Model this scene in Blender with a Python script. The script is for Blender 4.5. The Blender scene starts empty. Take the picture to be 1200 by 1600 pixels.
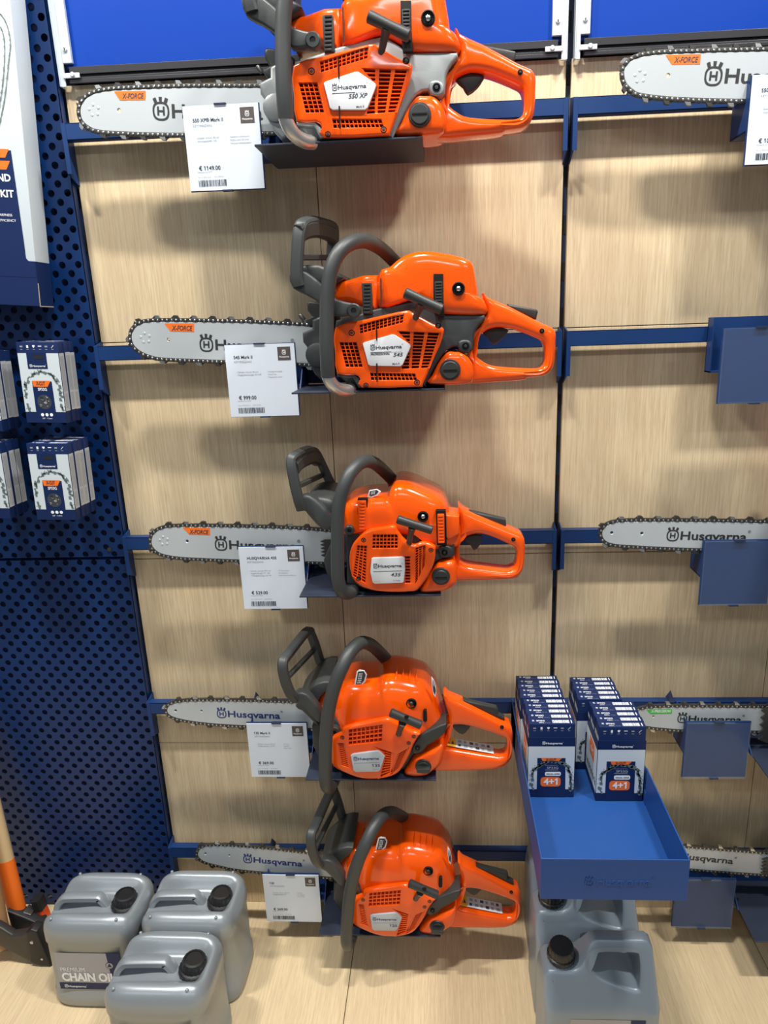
import bpy, bmesh, math, random
from mathutils import Vector, Matrix
random.seed(4)
PI = math.pi
COL = bpy.context.scene.collection
SC = bpy.context.scene

# ---------------------------------------------------------------- camera
CAM = Vector((0.67134358, -1.36546302, 1.48372841))
CR = Vector((0.99828724, 0.04876661, -0.03231736))
CU = Vector((0.0182911, 0.26453911, 0.96420148))
CF = Vector((-0.05557004, 0.96314115, -0.26319402))
FPX, PX, PY = 1066.906, 632.631, 797.431
cam_d = bpy.data.cameras.new('camera'); cam = bpy.data.objects.new('camera', cam_d); COL.objects.link(cam)
cam.matrix_world = Matrix(((CR.x, CU.x, -CF.x, CAM.x), (CR.y, CU.y, -CF.y, CAM.y), (CR.z, CU.z, -CF.z, CAM.z), (0, 0, 0, 1)))
cam_d.sensor_fit = 'VERTICAL'; cam_d.sensor_height = 36; cam_d.lens = FPX / 1600 * 36
cam_d.shift_x = -(PX - 600) / 1600; cam_d.shift_y = (PY - 800) / 1600
cam_d.clip_start = 0.02
SC.camera = cam
# ---------------------------------------------------------------- world, lamps, exposure
SC.view_settings.view_transform = 'Standard'; SC.view_settings.look = 'None'
SC.view_settings.exposure = 0.0; SC.view_settings.gamma = 1.0; SC.view_settings.use_curve_mapping = False
W = bpy.data.worlds.new('shop_air'); SC.world = W; W.use_nodes = True
W.node_tree.nodes['Background'].inputs[0].default_value = (0.84, 0.91, 1.0, 1)
W.node_tree.nodes['Background'].inputs[1].default_value = 0.17

def lamp(name, loc, target, sx, sy, power, color=(1, 0.965, 0.91)):
    d = bpy.data.lights.new(name, 'AREA'); d.shape = 'RECTANGLE'; d.size = sx; d.size_y = sy; d.energy = power; d.color = color
    o = bpy.data.objects.new(name, d); COL.objects.link(o); o.location = loc
    v = Vector(target) - Vector(loc); o.rotation_euler = v.to_track_quat('-Z', 'Y').to_euler()
    return o
for i, x in enumerate((-0.55, 0.5, 1.55)):
    lamp('track_lamp', (x, -0.78, 3.20), (x, -0.25, 0.9), 0.26, 0.07, 41)
for i, x in enumerate((-1.6, 0.9, 3.2)):
    lamp('gloss_fill_light', (x, -3.4, 3.4), (x, -0.6, 0.7), 1.4, 0.16, 13, (0.93, 0.97, 1))  # unseen strips, added so glossy surfaces have something to reflect

# ---------------------------------------------------------------- measures
RAIL = [1.85 - 0.3889 * i for i in range(5)]
BASE = 0.1045
BAYW = 0.9
def at(px, py, y):
    """point of the photograph's pixel on the vertical plane at depth y"""
    d = CF + CR * ((px - PX) / FPX) - CU * ((py - PY) / FPX)
    return CAM + d * ((y - CAM.y) / d.y)

# ---------------------------------------------------------------- materials
def mat(name, color, rough=0.5, metal=0.0, coat=0.0, bump=0.0, bscale=300, var=0.0, spec=0.5, alpha=1.0, trans=0.0):
    m = bpy.data.materials.new(name); m.use_nodes = True; nt = m.node_tree; b = nt.nodes['Principled BSDF']
    b.inputs['Base Color'].default_value = (*color, 1); b.inputs['Roughness'].default_value = rough
    b.inputs['Metallic'].default_value = metal; b.inputs['Coat Weight'].default_value = coat
    b.inputs['Coat Roughness'].default_value = 0.08; b.inputs['Specular IOR Level'].default_value = spec
    b.inputs['Alpha'].default_value = alpha; b.inputs['Transmission Weight'].default_value = trans
    tc = nt.nodes.new('ShaderNodeTexCoord'); n = nt.nodes.new('ShaderNodeTexNoise'); n.inputs['Scale'].default_value = bscale
    n.inputs['Detail'].default_value = 3
    nt.links.new(tc.outputs['Object'], n.inputs['Vector'])
    if bump:
        bp = nt.nodes.new('ShaderNodeBump'); bp.inputs['Strength'].default_value = bump; bp.inputs['Distance'].default_value = 0.0006
        nt.links.new(n.outputs['Fac'], bp.inputs['Height']); nt.links.new(bp.outputs['Normal'], b.inputs['Normal'])
    if var:
        mr = nt.nodes.new('ShaderNodeMapRange'); mr.inputs['To Min'].default_value = max(0, rough - var); mr.inputs['To Max'].default_value = rough + var
        n2 = nt.nodes.new('ShaderNodeTexNoise'); n2.inputs['Scale'].default_value = 9
        nt.links.new(tc.outputs['Object'], n2.inputs['Vector']); nt.links.new(n2.outputs['Fac'], mr.inputs['Value'])
        nt.links.new(mr.outputs['Result'], b.inputs['Roughness'])
    return m

def wood(name, c1, c2, c3, axis):
    m = bpy.data.materials.new(name); m.use_nodes = True; nt = m.node_tree; b = nt.nodes['Principled BSDF']
    b.inputs['Roughness'].default_value = 0.5
    tc = nt.nodes.new('ShaderNodeTexCoord')
    def streak(sx, sl, det):
        mp = nt.nodes.new('ShaderNodeMapping'); mp.inputs['Scale'].default_value = (sx, sl, sx) if axis == 'y' else (sx, sx, sl)
        n = nt.nodes.new('ShaderNodeTexNoise'); n.inputs['Scale'].default_value = 1; n.inputs['Detail'].default_value = det
        n.inputs['Distortion'].default_value = 0.25
        nt.links.new(tc.outputs['Object'], mp.inputs['Vector']); nt.links.new(mp.outputs['Vector'], n.inputs['Vector']); return n
    a = streak(260, 9, 4); c = streak(26, 1.6, 2); e = streak(700, 30, 2)
    r1 = nt.nodes.new('ShaderNodeValToRGB'); r1.color_ramp.elements[0].position = 0.38; r1.color_ramp.elements[1].position = 0.62
    r1.color_ramp.elements[0].color = (*c2, 1); r1.color_ramp.elements[1].color = (*c1, 1)
    nt.links.new(a.outputs['Fac'], r1.inputs['Fac'])
    mx = nt.nodes.new('ShaderNodeMixRGB'); mx.inputs['Color2'].default_value = (*c3, 1)
    r2 = nt.nodes.new('ShaderNodeMapRange'); r2.inputs['From Min'].default_value = 0.45; r2.inputs['From Max'].default_value = 0.7; r2.inputs['To Max'].default_value = 0.55
    nt.links.new(c.outputs['Fac'], r2.inputs['Value']); nt.links.new(r2.outputs['Result'], mx.inputs['Fac'])
    nt.links.new(r1.outputs['Color'], mx.inputs['Color1'])
    mx2 = nt.nodes.new('ShaderNodeMixRGB'); mx2.blend_type = 'MULTIPLY'; mx2.inputs['Fac'].default_value = 1
    r3 = nt.nodes.new('ShaderNodeMapRange'); r3.inputs['From Min'].default_value = 0.3; r3.inputs['From Max'].default_value = 0.5; r3.inputs['To Min'].default_value = 0.86
    nt.links.new(e.outputs['Fac'], r3.inputs['Value'])
    nt.links.new(mx.outputs['Color'], mx2.inputs['Color1']); nt.links.new(r3.outputs['Result'], mx2.inputs['Color2'])
    nt.links.new(mx2.outputs['Color'], b.inputs['Base Color'])
    return m

M = dict(
    wood=wood('oak_veneer', (0.76, 0.62, 0.40), (0.64, 0.50, 0.31), (0.60, 0.45, 0.27), 'z'),
    base=wood('oak_plinth', (0.74, 0.59, 0.36), (0.66, 0.51, 0.31), (0.66, 0.51, 0.31), 'y'),
    edge=mat('veneer_edge', (0.55, 0.42, 0.27), 0.6),
    black=mat('black_gap', (0.006, 0.007, 0.01), 0.8),
    navy=mat('navy_powder_coat', (0.007, 0.036, 0.140), 0.42, spec=0.35),
    navyd=mat('dark_navy_post', (0.010, 0.022, 0.065), 0.5, bump=0.1, bscale=900),
    shelf=mat('shelf_powder_coat', (0.020, 0.028, 0.052), 0.5),
    peg=mat('pegboard_blue', (0.0015, 0.024, 0.112), 0.38, spec=0.42),
    pegb=mat('backing_blue', (0.004, 0.015, 0.08), 0.6),
    header=mat('header_blue', (0.001, 0.040, 0.31), 0.5, spec=0.15),
    extr=mat('black_extrusion', (0.03, 0.03, 0.034), 0.38, metal=0.3),
    zinc=mat('galvanised_steel', (0.62, 0.68, 0.72), 0.42, metal=0.35, bump=0.2, bscale=150, var=0.08),
    chrome=mat('bright_steel', (0.72, 0.72, 0.72), 0.18, metal=1.0),
    orange=mat('orange_plastic', (0.90, 0.094, 0.001), 0.17, coat=0.55, spec=0.4),
    oranged=mat('orange_tank_plastic', (0.78, 0.075, 0.004), 0.34, coat=0.3, bump=0.05, bscale=200),
    dark=mat('charcoal_plastic', (0.030, 0.033, 0.032), 0.42, bump=0.25, bscale=700),
    grey=mat('grey_rubber_grip', (0.046, 0.051, 0.051), 0.45, bump=0.25, bscale=900),
    mag=mat('silver_magnesium', (0.30, 0.32, 0.32), 0.38, metal=0.25, bump=0.2, bscale=500),
    magd=mat('grey_magnesium', (0.048, 0.052, 0.054), 0.42, metal=0.2, bump=0.2, bscale=500),
    core=mat('engine_black', (0.007, 0.007, 0.007), 0.6, spec=0.2),
    redcore=mat('shaded_vent_red', (0.07, 0.009, 0.003), 0.5),  # red-orange inside of the vents, its shade put into the colour
    alu=mat('brushed_tube', (0.66, 0.64, 0.61), 0.30, metal=0.85),
    bar=mat('bar_paint', (0.50, 0.54, 0.56), 0.36, metal=0.15, bump=0.1, bscale=500, var=0.06),
    chain=mat('chain_steel', (0.085, 0.082, 0.075), 0.38, metal=0.7),
    rivet=mat('chain_rivet', (0.55, 0.55, 0.54), 0.25, metal=0.9),
    badge=mat('badge_white', (0.72, 0.74, 0.76), 0.4),
    badgeg=mat('badge_silver', (0.50, 0.55, 0.60), 0.4),
    paper=mat('white_card', (0.70, 0.77, 0.86), 0.6, bump=0.05, bscale=40),
    ink=mat('dark_ink', (0.035, 0.045, 0.06), 0.6),
    inkg=mat('grey_ink', (0.28, 0.30, 0.33), 0.6),
    inkb=mat('blue_ink', (0.018, 0.035, 0.16), 0.55),
    tagsq=mat('brown_grey_print', (0.085, 0.068, 0.062), 0.55),
    white=mat('white_print', (0.85, 0.88, 0.90), 0.55),
    pnavy=mat('navy_print', (0.007, 0.020, 0.085), 0.45, spec=0.3),
    pwhite=mat('box_white', (0.60, 0.67, 0.71), 0.45),
    pgrey=mat('box_side_grey', (0.46, 0.47, 0.47), 0.5),
    porange=mat('orange_print', (0.90, 0.17, 0.012), 0.5),
    green=mat('green_print', (0.06, 0.50, 0.05), 0.5),
    yellow=mat('yellow_print', (0.85, 0.45, 0.02), 0.5),
    pchain=mat('printed_chain', (0.13, 0.17, 0.16), 0.5),
    kraft=mat('carton_edge', (0.42, 0.33, 0.24), 0.8),
    can=mat('silver_hdpe', (0.30, 0.335, 0.36), 0.33, metal=0.35, bump=0.12, bscale=160, var=0.05),
    jug=mat('grey_hdpe', (0.27, 0.33, 0.385), 0.36, metal=0.2, bump=0.12, bscale=160, var=0.05),
    label=mat('label_silver', (0.36, 0.37, 0.42), 0.4, metal=0.3),
    cap=mat('black_cap', (0.012, 0.012, 0.013), 0.38),
    tray=mat('tray_blue', (0.012, 0.070, 0.27), 0.42, var=0.05),
    acrylic=mat('clear_pocket', (0.30, 0.36, 0.45), 0.05, alpha=0.07, spec=0.9),
    ash=mat('ash_handle', (0.62, 0.45, 0.24), 0.42, bump=0.3, bscale=60),
    ashd=mat('brown_handle', (0.36, 0.20, 0.09), 0.45, bump=0.3, bscale=60),
    steel=mat('axe_steel', (0.07, 0.065, 0.06), 0.4, metal=0.6, bump=0.3, bscale=120),
    leather=mat('black_sheath', (0.012, 0.012, 0.013), 0.5, bump=0.3, bscale=200),
    floor=mat('floor_screed', (0.30, 0.30, 0.30), 0.5, bump=0.2, bscale=30),
)

# ---------------------------------------------------------------- mesh helpers
def smooth(pts, n=4, closed=True):
    out = []; N = len(pts); pts = [Vector(p) for p in pts]
    rng = range(N if closed else N - 1)
    for i in rng:
        if closed: p0, p1, p2, p3 = pts[i - 1], pts[i], pts[(i + 1) % N], pts[(i + 2) % N]
        else: p0, p1, p2, p3 = pts[max(i - 1, 0)], pts[i], pts[i + 1], pts[min(i + 2, N - 1)]
        for k in range(n):
            t = k / n
            out.append(0.5 * ((2 * p1) + (p2 - p0) * t + (2 * p0 - 5 * p1 + 4 * p2 - p3) * t * t + (3 * p1 - p0 - 3 * p2 + p3) * t ** 3))
    if not closed: out.append(pts[-1])
    return out
def area2(p): return sum(p[i][0] * p[(i + 1) % len(p)][1] - p[(i + 1) % len(p)][0] * p[i][1] for i in range(len(p)))

TEXT = {}
def text_mesh(s, bold=0.0, shear=0.0, ext=0.0):
    k = (s, bold, shear, ext)
    if k not in TEXT:
        c = bpy.data.curves.new('t', 'FONT'); c.body = s; c.size = 1; c.offset = bold; c.shear = shear; c.extrude = ext; c.resolution_u = 3
        o = bpy.data.objects.new('t', c); me = bpy.data.meshes.new_from_object(o)
        vs = [v.co.copy() for v in me.vertices]; fs = [tuple(p.vertices) for p in me.polygons]
        bpy.data.objects.remove(o); bpy.data.curves.remove(c); bpy.data.meshes.remove(me)
        x0 = min(v.x for v in vs); x1 = max(v.x for v in vs)
        for i, ch in enumerate(s):          # the built-in font's 1 is a bare bar: give it its flag
            if ch != '1': continue
            c = bpy.data.curves.new('t', 'FONT'); c.body = s[:i + 1]; c.size = 1; o = bpy.data.objects.new('t', c); me = bpy.data.meshes.new_from_object(o)
            xr = max(v.co.x for v in me.vertices) - 0.10 - bold; bpy.data.objects.remove(o); bpy.data.curves.remove(c); bpy.data.meshes.remove(me)
            n = len(vs); vs += [Vector((x + shear * y, y, ext)) for x, y in ((xr + .01, .68 + bold), (xr + .01, .55 - bold), (xr - .14, .46 - bold), (xr - .14, .57 + bold))]; fs.append((n, n + 3, n + 2, n + 1))
        TEXT[k] = ([Vector((v.x - x0, v.y, v.z)) for v in vs], fs, x1 - x0)
    return TEXT[k]
def inset(l, d):
    """polygon moved inwards by d, never past its own middle line"""
    n = len(l); out = []; E = [(Vector(l[i]), Vector(l[(i + 1) % n])) for i in range(n)]
    def dist(p):
        m = 1e9
        for a, b in E:
            e = b - a; q = e.length_squared; t = 0 if q < 1e-14 else max(0, min(1, (p - a).dot(e) / q)); m = min(m, (p - a - e * t).length_squared)
        return math.sqrt(m)
    for i in range(n):
        p = Vector(l[i]); a = (p - Vector(l[i - 1])); b = (Vector(l[(i + 1) % n]) - p)
        if a.length < 1e-9 or b.length < 1e-9: a = b = (a + b)
        a = a.normalized(); b = b.normalized(); na = Vector((-a.y, a.x)); nb = Vector((-b.y, b.x)); m = (na + nb)
        if m.length < 1e-6: m = na
        m.normalize(); k = min(1 / max(m.dot(na), 0.3), 2.2); t = d * k; lo = 0
        if dist(p + m * t) < 0.96 * t / k:
            hi = t
            for _ in range(7):
                mid = (lo + hi) / 2
                if dist(p + m * mid) >= 0.96 * mid / k: lo = mid
                else: hi = mid
            t = lo
        out.append(p + m * t)
    return out
def slab(loops, ext, bev, res=3, hbev=None):
    from mathutils.geometry import delaunay_2d_cdt
    bev = min(bev, ext); hbev = bev if hbev is None else min(hbev, ext); L = []
    for i, l in enumerate(loops):
        l = [Vector((p[0], p[1])) for p in l]; l = [p for k, p in enumerate(l) if (p - l[k - 1]).length > 1e-6]
        if (i == 0) != (area2(l) > 0): l = l[::-1]
        L.append(l)
    vs = []; fs = []; fr = []; bk = []
    for i, l in enumerate(L):
        b = bev if i == 0 else hbev; n = len(l); lv = []
        for k in range(res + 1):
            th = PI / 2 * k / res; lv.append((b * (1 - math.cos(th)), ext - b * (1 - math.sin(th))))
        lv = [(x, z) for x, z in lv]
        if b < 1e-6: lv = [(0, ext)]
        full = inset(l, b) if b > 1e-6 else l
        rings = []
        for x, z in lv[::-1]: rings.append((x, z))
        seq = rings + [(x, -z) for x, z in rings[::-1]]
        st = len(vs)
        for x, z in seq:
            f = x / b if b > 1e-6 else 0
            for p, q in zip(l, full): r = p.lerp(q, f); vs.append(Vector((r.x, r.y, z)))
        for k in range(len(seq) - 1):
            for j in range(n): q = (j + 1) % n; fs.append((st + k * n + j, st + (k + 1) * n + j, st + (k + 1) * n + q, st + k * n + q))
        fr.append([st + j for j in range(n)]); bk.append([st + (len(seq) - 1) * n + j for j in range(n)])
    ids = [k for f in fr for k in f]; idb = [k for f in bk for k in f]; pts = [Vector((vs[k].x, vs[k].y)) for k in ids]; ed = []; o = 0; lp = []
    for f in fr: n = len(f); ed += [(o + k, o + (k + 1) % n) for k in range(n)]; lp.append(pts[o:o + n]); o += n
    vo, eo, fo, ov, oe, of = delaunay_2d_cdt(pts, ed, [], 0, 1e-6)
    def inside(p, poly):
        c = False; n = len(poly)
        for k in range(n):
            a, b = poly[k], poly[k - 1]
            if (a.y > p.y) != (b.y > p.y) and p.x < (b.x - a.x) * (p.y - a.y) / (b.y - a.y) + a.x: c = not c
        return c
    mf = []; mk = []
    for k, v in enumerate(vo):
        if ov[k]: mf.append(ids[ov[k][0]]); mk.append(idb[ov[k][0]])
        else: vs.append(Vector((v.x, v.y, ext))); mf.append(len(vs) - 1); vs.append(Vector((v.x, v.y, -ext))); mk.append(len(vs) - 1)
    for f in fo:
        g = (vo[f[0]] + vo[f[1]] + vo[f[2]]) / 3
        if not inside(g, lp[0]) or any(inside(g, h) for h in lp[1:]): continue
        if (vo[f[1]] - vo[f[0]]).cross(vo[f[2]] - vo[f[0]]) < 0: f = f[::-1]
        fs.append(tuple(mf[k] for k in f)); fs.append(tuple(mk[k] for k in f[::-1]))
    return vs, fs
def curve_geo(loops, ext, bev, res=3):
    """filled flat outline(s) with holes, given thickness and rounded rim; loops in 2D"""
    c = bpy.data.curves.new('c', 'CURVE'); c.dimensions = '2D'; c.fill_mode = 'BOTH'
    c.extrude = max(ext - bev, 0.0); c.bevel_depth = bev; c.bevel_resolution = res; c.offset = -bev
    for i, l in enumerate(loops):
        l = [(p[0], p[1]) for p in l]
        a = area2(l)
        if (i == 0) == (a > 0): l = l[::-1]
        s = c.splines.new('POLY'); s.points.add(len(l) - 1); s.use_cyclic_u = True
        for p, q in zip(s.points, l): p.co = (q[0], q[1], 0, 1)
    o = bpy.data.objects.new('c', c); me = bpy.data.meshes.new_from_object(o)
    r = ([v.co.copy() for v in me.vertices], [tuple(p.vertices) for p in me.polygons])
    bpy.data.objects.remove(o); bpy.data.curves.remove(c); bpy.data.meshes.remove(me)
    return r

class MB:
    """collects shapes; build() links them as ONE mesh object"""
    def __init__(s): s.v = []; s.f = []; s.m = []; s.mats = []
    def mi(s, m):
        m = M[m] if isinstance(m, str) else m
        if m not in s.mats: s.mats.append(m)
        return s.mats.index(m)
    def add(s, vs, fs, m, mx=None):
        k = len(s.v); i = s.mi(m)
        s.v += [(mx @ Vector(v)) if mx else Vector(v) for v in vs]
        for f in fs: s.f.append([a + k for a in f]); s.m.append(i)
        return s
    def box(s, x0, x1, y0, y1, z0, z1, m, mx=None):
        vs = [(x, y, z) for x in (x0, x1) for y in (y0, y1) for z in (z0, z1)]
        return s.add(vs, [(0, 1, 3, 2), (4, 6, 7, 5), (0, 4, 5, 1), (2, 3, 7, 6), (0, 2, 6, 4), (1, 5, 7, 3)], m, mx)
    def rbox(s, x0, x1, y0, y1, z0, z1, m, b=0.002, mx=None):
        bm = bmesh.new(); bmesh.ops.create_cube(bm, size=1)
        for v in bm.verts: v.co = Vector(((x0 + x1) / 2 + v.co.x * (x1 - x0), (y0 + y1) / 2 + v.co.y * (y1 - y0), (z0 + z1) / 2 + v.co.z * (z1 - z0)))
        bmesh.ops.bevel(bm, geom=bm.edges[:], offset=b, segments=2, affect='EDGES', profile=0.6)
        bm.verts.index_update(); r = s.add([v.co for v in bm.verts], [[v.index for v in f.verts] for f in bm.faces], m, mx); bm.free(); return r
    def prism(s, pts, y0, y1, m):
        n = len(pts)
        if area2(pts) < 0: pts = pts[::-1]
        vs = [(p[0], y0, p[1]) for p in pts] + [(p[0], y1, p[1]) for p in pts]
        return s.add(vs, [list(range(n)), list(range(2 * n - 1, n - 1, -1))] + [(i, i + n, (i + 1) % n + n, (i + 1) % n) for i in range(n)], m)
    def poly(s, pts, m): return s.add(pts, [list(range(len(pts)))], m)
    def flat(s, pts, y, m):
        if area2(pts) < 0: pts = pts[::-1]
        return s.add([(p[0], y, p[1]) for p in pts], [list(range(len(pts)))], m)
    def plate(s, loops, y0, y1, m, bev=0.003, res=3, hbev=None):
        """rim-rounded plate facing the viewer: y0 front, y1 back, loops of (x, z)"""
        vs, fs = slab(loops, abs(y1 - y0) / 2, bev, res, hbev); ym = (y0 + y1) / 2
        return s.add([(v.x, ym - v.z, v.y) for v in vs], fs, m)
    def pillow(s, pts, ymid, yface, yback, m, cen=None, n=2.6, rings=9, yb2=None):
        yb2 = ymid if yb2 is None else yb2
        N = len(pts); pts = [Vector((p[0], p[1])) for p in pts]
        if area2(pts) < 0: pts = pts[::-1]
        c = Vector(cen) if cen else sum(pts, Vector((0, 0))) / N
        vs = []; fs = []
        def ring(r, y):
            vs.extend((c.x + (p.x - c.x) * r, y, c.y + (p.y - c.y) * r) for p in pts)
        rs = [math.sin(PI / 2 * k / rings) for k in range(rings, 0, -1)]
        prof = lambda r, a: a * (max(0, 1 - r ** n)) ** (1 / n)
        seq = [(r, ymid + prof(r, yface - ymid)) for r in rs[::-1]][::-1]
        front = [(r, ymid + prof(r, yface - ymid)) for r in rs]
        back = [(r, yb2 + prof(r, yback - yb2)) for r in rs]
        order = back[::-1] + front
        for r, y in order: ring(r, y)
        K = len(order)
        for k in range(K - 1):
            for i in range(N):
                j = (i + 1) % N; fs.append((k * N + i, (k) * N + j, (k + 1) * N + j, (k + 1) * N + i))
        vs.append((c.x, yback, c.y)); vs.append((c.x, yface, c.y)); b = K * N
        for i in range(N):
            j = (i + 1) % N; fs.append((b, j, i)); fs.append((b + 1, (K - 1) * N + i, (K - 1) * N + j))
        return s.add(vs, fs, m)
    def sweep(s, path, sec, m, up=(0, 1, 0), cap=True, scale=None):
        path = [Vector(p) for p in path]; K = len(path); n = len(sec); vs = []; fs = []; up = Vector(up); U = None
        for i, p in enumerate(path):
            T = (path[min(i + 1, K - 1)] - path[max(i - 1, 0)]).normalized()
            if U is None: U = (up - T * up.dot(T)).normalized()
            else: U = (U - T * U.dot(T)).normalized()
            V = T.cross(U); k = scale[i] if scale else 1
            vs += [p + U * (a * k) + V * (b * k) for a, b in sec]
        for i in range(K - 1):
            for j in range(n): q = (j + 1) % n; fs.append((i * n + j, i * n + q, (i + 1) * n + q, (i + 1) * n + j))
        if cap: fs.append(list(range(n))[::-1]); fs.append([(K - 1) * n + j for j in range(n)])
        return s.add(vs, fs, m)
    def tube(s, path, r, m, n=14, scale=None, cap=True):
        return s.sweep(path, [(r * math.cos(2 * PI * k / n), r * math.sin(2 * PI * k / n)) for k in range(n)], m, scale=scale, cap=cap)
    def lathe(s, prof, o, axis, m, n=28, rib=0.0):
        """prof: (radius, height) along axis from point o"""
        a = Vector(axis).normalized(); u = a.orthogonal().normalized(); w = a.cross(u); o = Vector(o); vs = []; fs = []
        for r, h in prof:
            for k in range(n):
                rr = r * (1 - (rib if k % 2 else 0)); t = 2 * PI * k / n
                vs.append(o + a * h + (u * math.cos(t) + w * math.sin(t)) * rr)
        for i in range(len(prof) - 1):
            for k in range(n): q = (k + 1) % n; fs.append((i * n + k, i * n + q, (i + 1) * n + q, (i + 1) * n + k))
        fs.append(list(range(n))[::-1]); fs.append([(len(prof) - 1) * n + k for k in range(n)])
        return s.add(vs, fs, m)
    def text(s, t, o, ux, uy, w, m, h=None, bold=0.0, shear=0.0, align='l', ext=0.0):
        """text laid along unit vector ux with letters rising along uy; w = run length (or None), h = font size"""
        vs, fs, tw = text_mesh(t, bold, shear, ext)
        sx = (w / tw) if w else h; sy = h if h else sx
        ux = Vector(ux); uy = Vector(uy); uz = ux.cross(uy); o = Vector(o)
        if align == 'r': o = o - ux * (tw * sx)
        if align == 'c': o = o - ux * (tw * sx / 2)
        return s.add([o + ux * (v.x * sx) + uy * (v.y * sy) + uz * (v.z * sx) for v in vs], fs, m)
    def mark(s, o, ux, uy, h, m, m2=None):
        """crowned ring with an H inside, height h, o = lower left corner"""
        ux = Vector(ux); uy = Vector(uy); uz = ux.cross(uy); o = Vector(o)
        def ringpts(a, b, cx, cy, n=28, e=2.6):
            r = []
            for k in range(n):
                t = 2 * PI * k / n; c, q = math.cos(t), math.sin(t)
                r.append((cx + a * abs(c) ** (2 / e) * (1 if c > 0 else -1), cy + b * abs(q) ** (2 / e) * (1 if q > 0 else -1)))
            return r
        W_ = 0.80
        out = ringpts(0.40, 0.40, 0.40, 0.40); inn = ringpts(0.315, 0.315, 0.40, 0.40)
        def put(pts, fs): s.add([o + ux * (p[0] * h) + uy * (p[1] * h) for p in pts], fs, m)
        n = len(out); put(out + inn, [(k, (k + 1) % n, (k + 1) % n + n, k + n) for k in range(n)])
        for q in ([(0.22, 0.22), (0.31, 0.22), (0.31, 0.36), (0.49, 0.36), (0.49, 0.22), (0.58, 0.22), (0.58, 0.60), (0.49, 0.60), (0.49, 0.445), (0.31, 0.445), (0.31, 0.60), (0.22, 0.60)],):
            put(q, [(0, 1, 2, 9, 10, 11), (2, 3, 8, 9), (3, 4, 5, 6, 7, 8)])
        for q in ([(0.34, 0.80), (0.46, 0.80), (0.48, 1.0), (0.32, 1.0)], [(0.10, 0.74), (0.24, 0.80), (0.17, 0.98), (0.03, 0.92)], [(0.56, 0.80), (0.70, 0.74), (0.77, 0.92), (0.63, 0.98)]):
            put(q, [(0, 1, 2, 3)])
        return s
    def brand(s, p0, p1, nrm_y, m, mh=None, bold=0.022):
        """mark and wordmark running from p0 to p1 (both on the baseline), on a face looking towards -y"""
        p0 = Vector(p0); p1 = Vector(p1); ux = (p1 - p0); L = ux.length; ux.normalize(); uy = Vector(nrm_y); uy = (uy - ux * uy.dot(ux)).normalized()
        h = L * 0.185
        s.mark(p0 - uy * (h * 0.14), ux, uy, h * (mh or 1.0), m)
        s.text('Husqvarna', p0 + ux * (L * 0.17), ux, uy, L * 0.80, m, h=L * 0.150, bold=bold)
        s.text('®', p0 + ux * (L * 0.975) + uy * (L * 0.10), ux, uy, None, m, h=L * 0.05)
        return s
    def build(s, name, parent=None, org=None, bevel=0, ang=32, loc=None):
        me = bpy.data.meshes.new(name); o = Vector(org) if org is not None else (parent['org_'] if False else Vector((0, 0, 0)))
        me.from_pydata([tuple(v - o) for v in s.v], [], s.f)
        for m in s.mats: me.materials.append(m)
        me.polygons.foreach_set('material_index', s.m); me.polygons.foreach_set('use_smooth', [True] * len(s.f))
        me.update(); me.validate()
        try: me.set_sharp_from_angle(angle=math.radians(ang))
        except Exception: pass
        ob = bpy.data.objects.new(name, me); COL.objects.link(ob)
        if parent is not None: ob.parent = parent
        elif org is not None: ob.location = o
        if bevel:
            md = ob.modifiers.new('bevel', 'BEVEL'); md.width = bevel; md.segments = 2; md.limit_method = 'ANGLE'; md.angle_limit = math.radians(40)
        return ob

def tag(o, label=None, cat=None, group=None, kind=None):
    if label: o['label'] = label
    if cat: o['category'] = cat
    if group: o['group'] = group
    if kind: o['kind'] = kind
    return o
def thing(name, label, cat, loc, group=None):
    o = bpy.data.objects.new(name, None); COL.objects.link(o); o.location = loc; o.empty_display_size = 0.05
    return tag(o, label, cat, group)
def copy_tree(o, parent=None):
    c = o.copy(); COL.objects.link(c)
    if parent is not None: c.parent = parent
    for ch in list(o.children): copy_tree(ch, c)
    return c
X_, Z_ = Vector((1, 0, 0)), Vector((0, 0, 1))

# ================================================================ SETTING
mb = MB(); mb.box(-1.6, 2.6, 0.045, 0.09, 0.0, 3.0, 'pegb'); wall = tag(mb.build('wall_back'), kind='structure')
mb = MB(); mb.box(-1.6, 2.6, -4.5, 0.045, -0.05, 0.0, 'floor'); tag(mb.build('floor'), kind='structure')
ZS = [1.85 - (0.3836 + 0.4540 * k) for k in range(-1, 4)]
for bx in (0.0, 0.91):
    for k in range(4):
        for x0, x1 in ((0, 0.4498), (0.4512, BAYW)):
            mb = MB(); mb.box(bx + x0, bx + x1, 0.0, 0.012, ZS[k + 1] + 0.0008, ZS[k] - 0.0008, 'wood')
            mb.build('wood_panel', wall, bevel=0.0006)
for k, (x0, x1) in enumerate(((-1.2, 0.4475), (0.449, 1.3585), (1.36, 2.4))):
    mb = MB(); mb.box(x0, x1, -0.95, 0.012, 0.0, BASE, 'base')
    o = mb.build('plinth_top', None, org=(x0, 0, 0), bevel=0.0006)
    tag(o, ['pale oak display plinth under the silver oil cans on the left', 'pale oak display plinth under the lowest chainsaws and grey jugs', 'pale oak display plinth at the far right edge'][k], 'plinth', 'display plinths')

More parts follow.
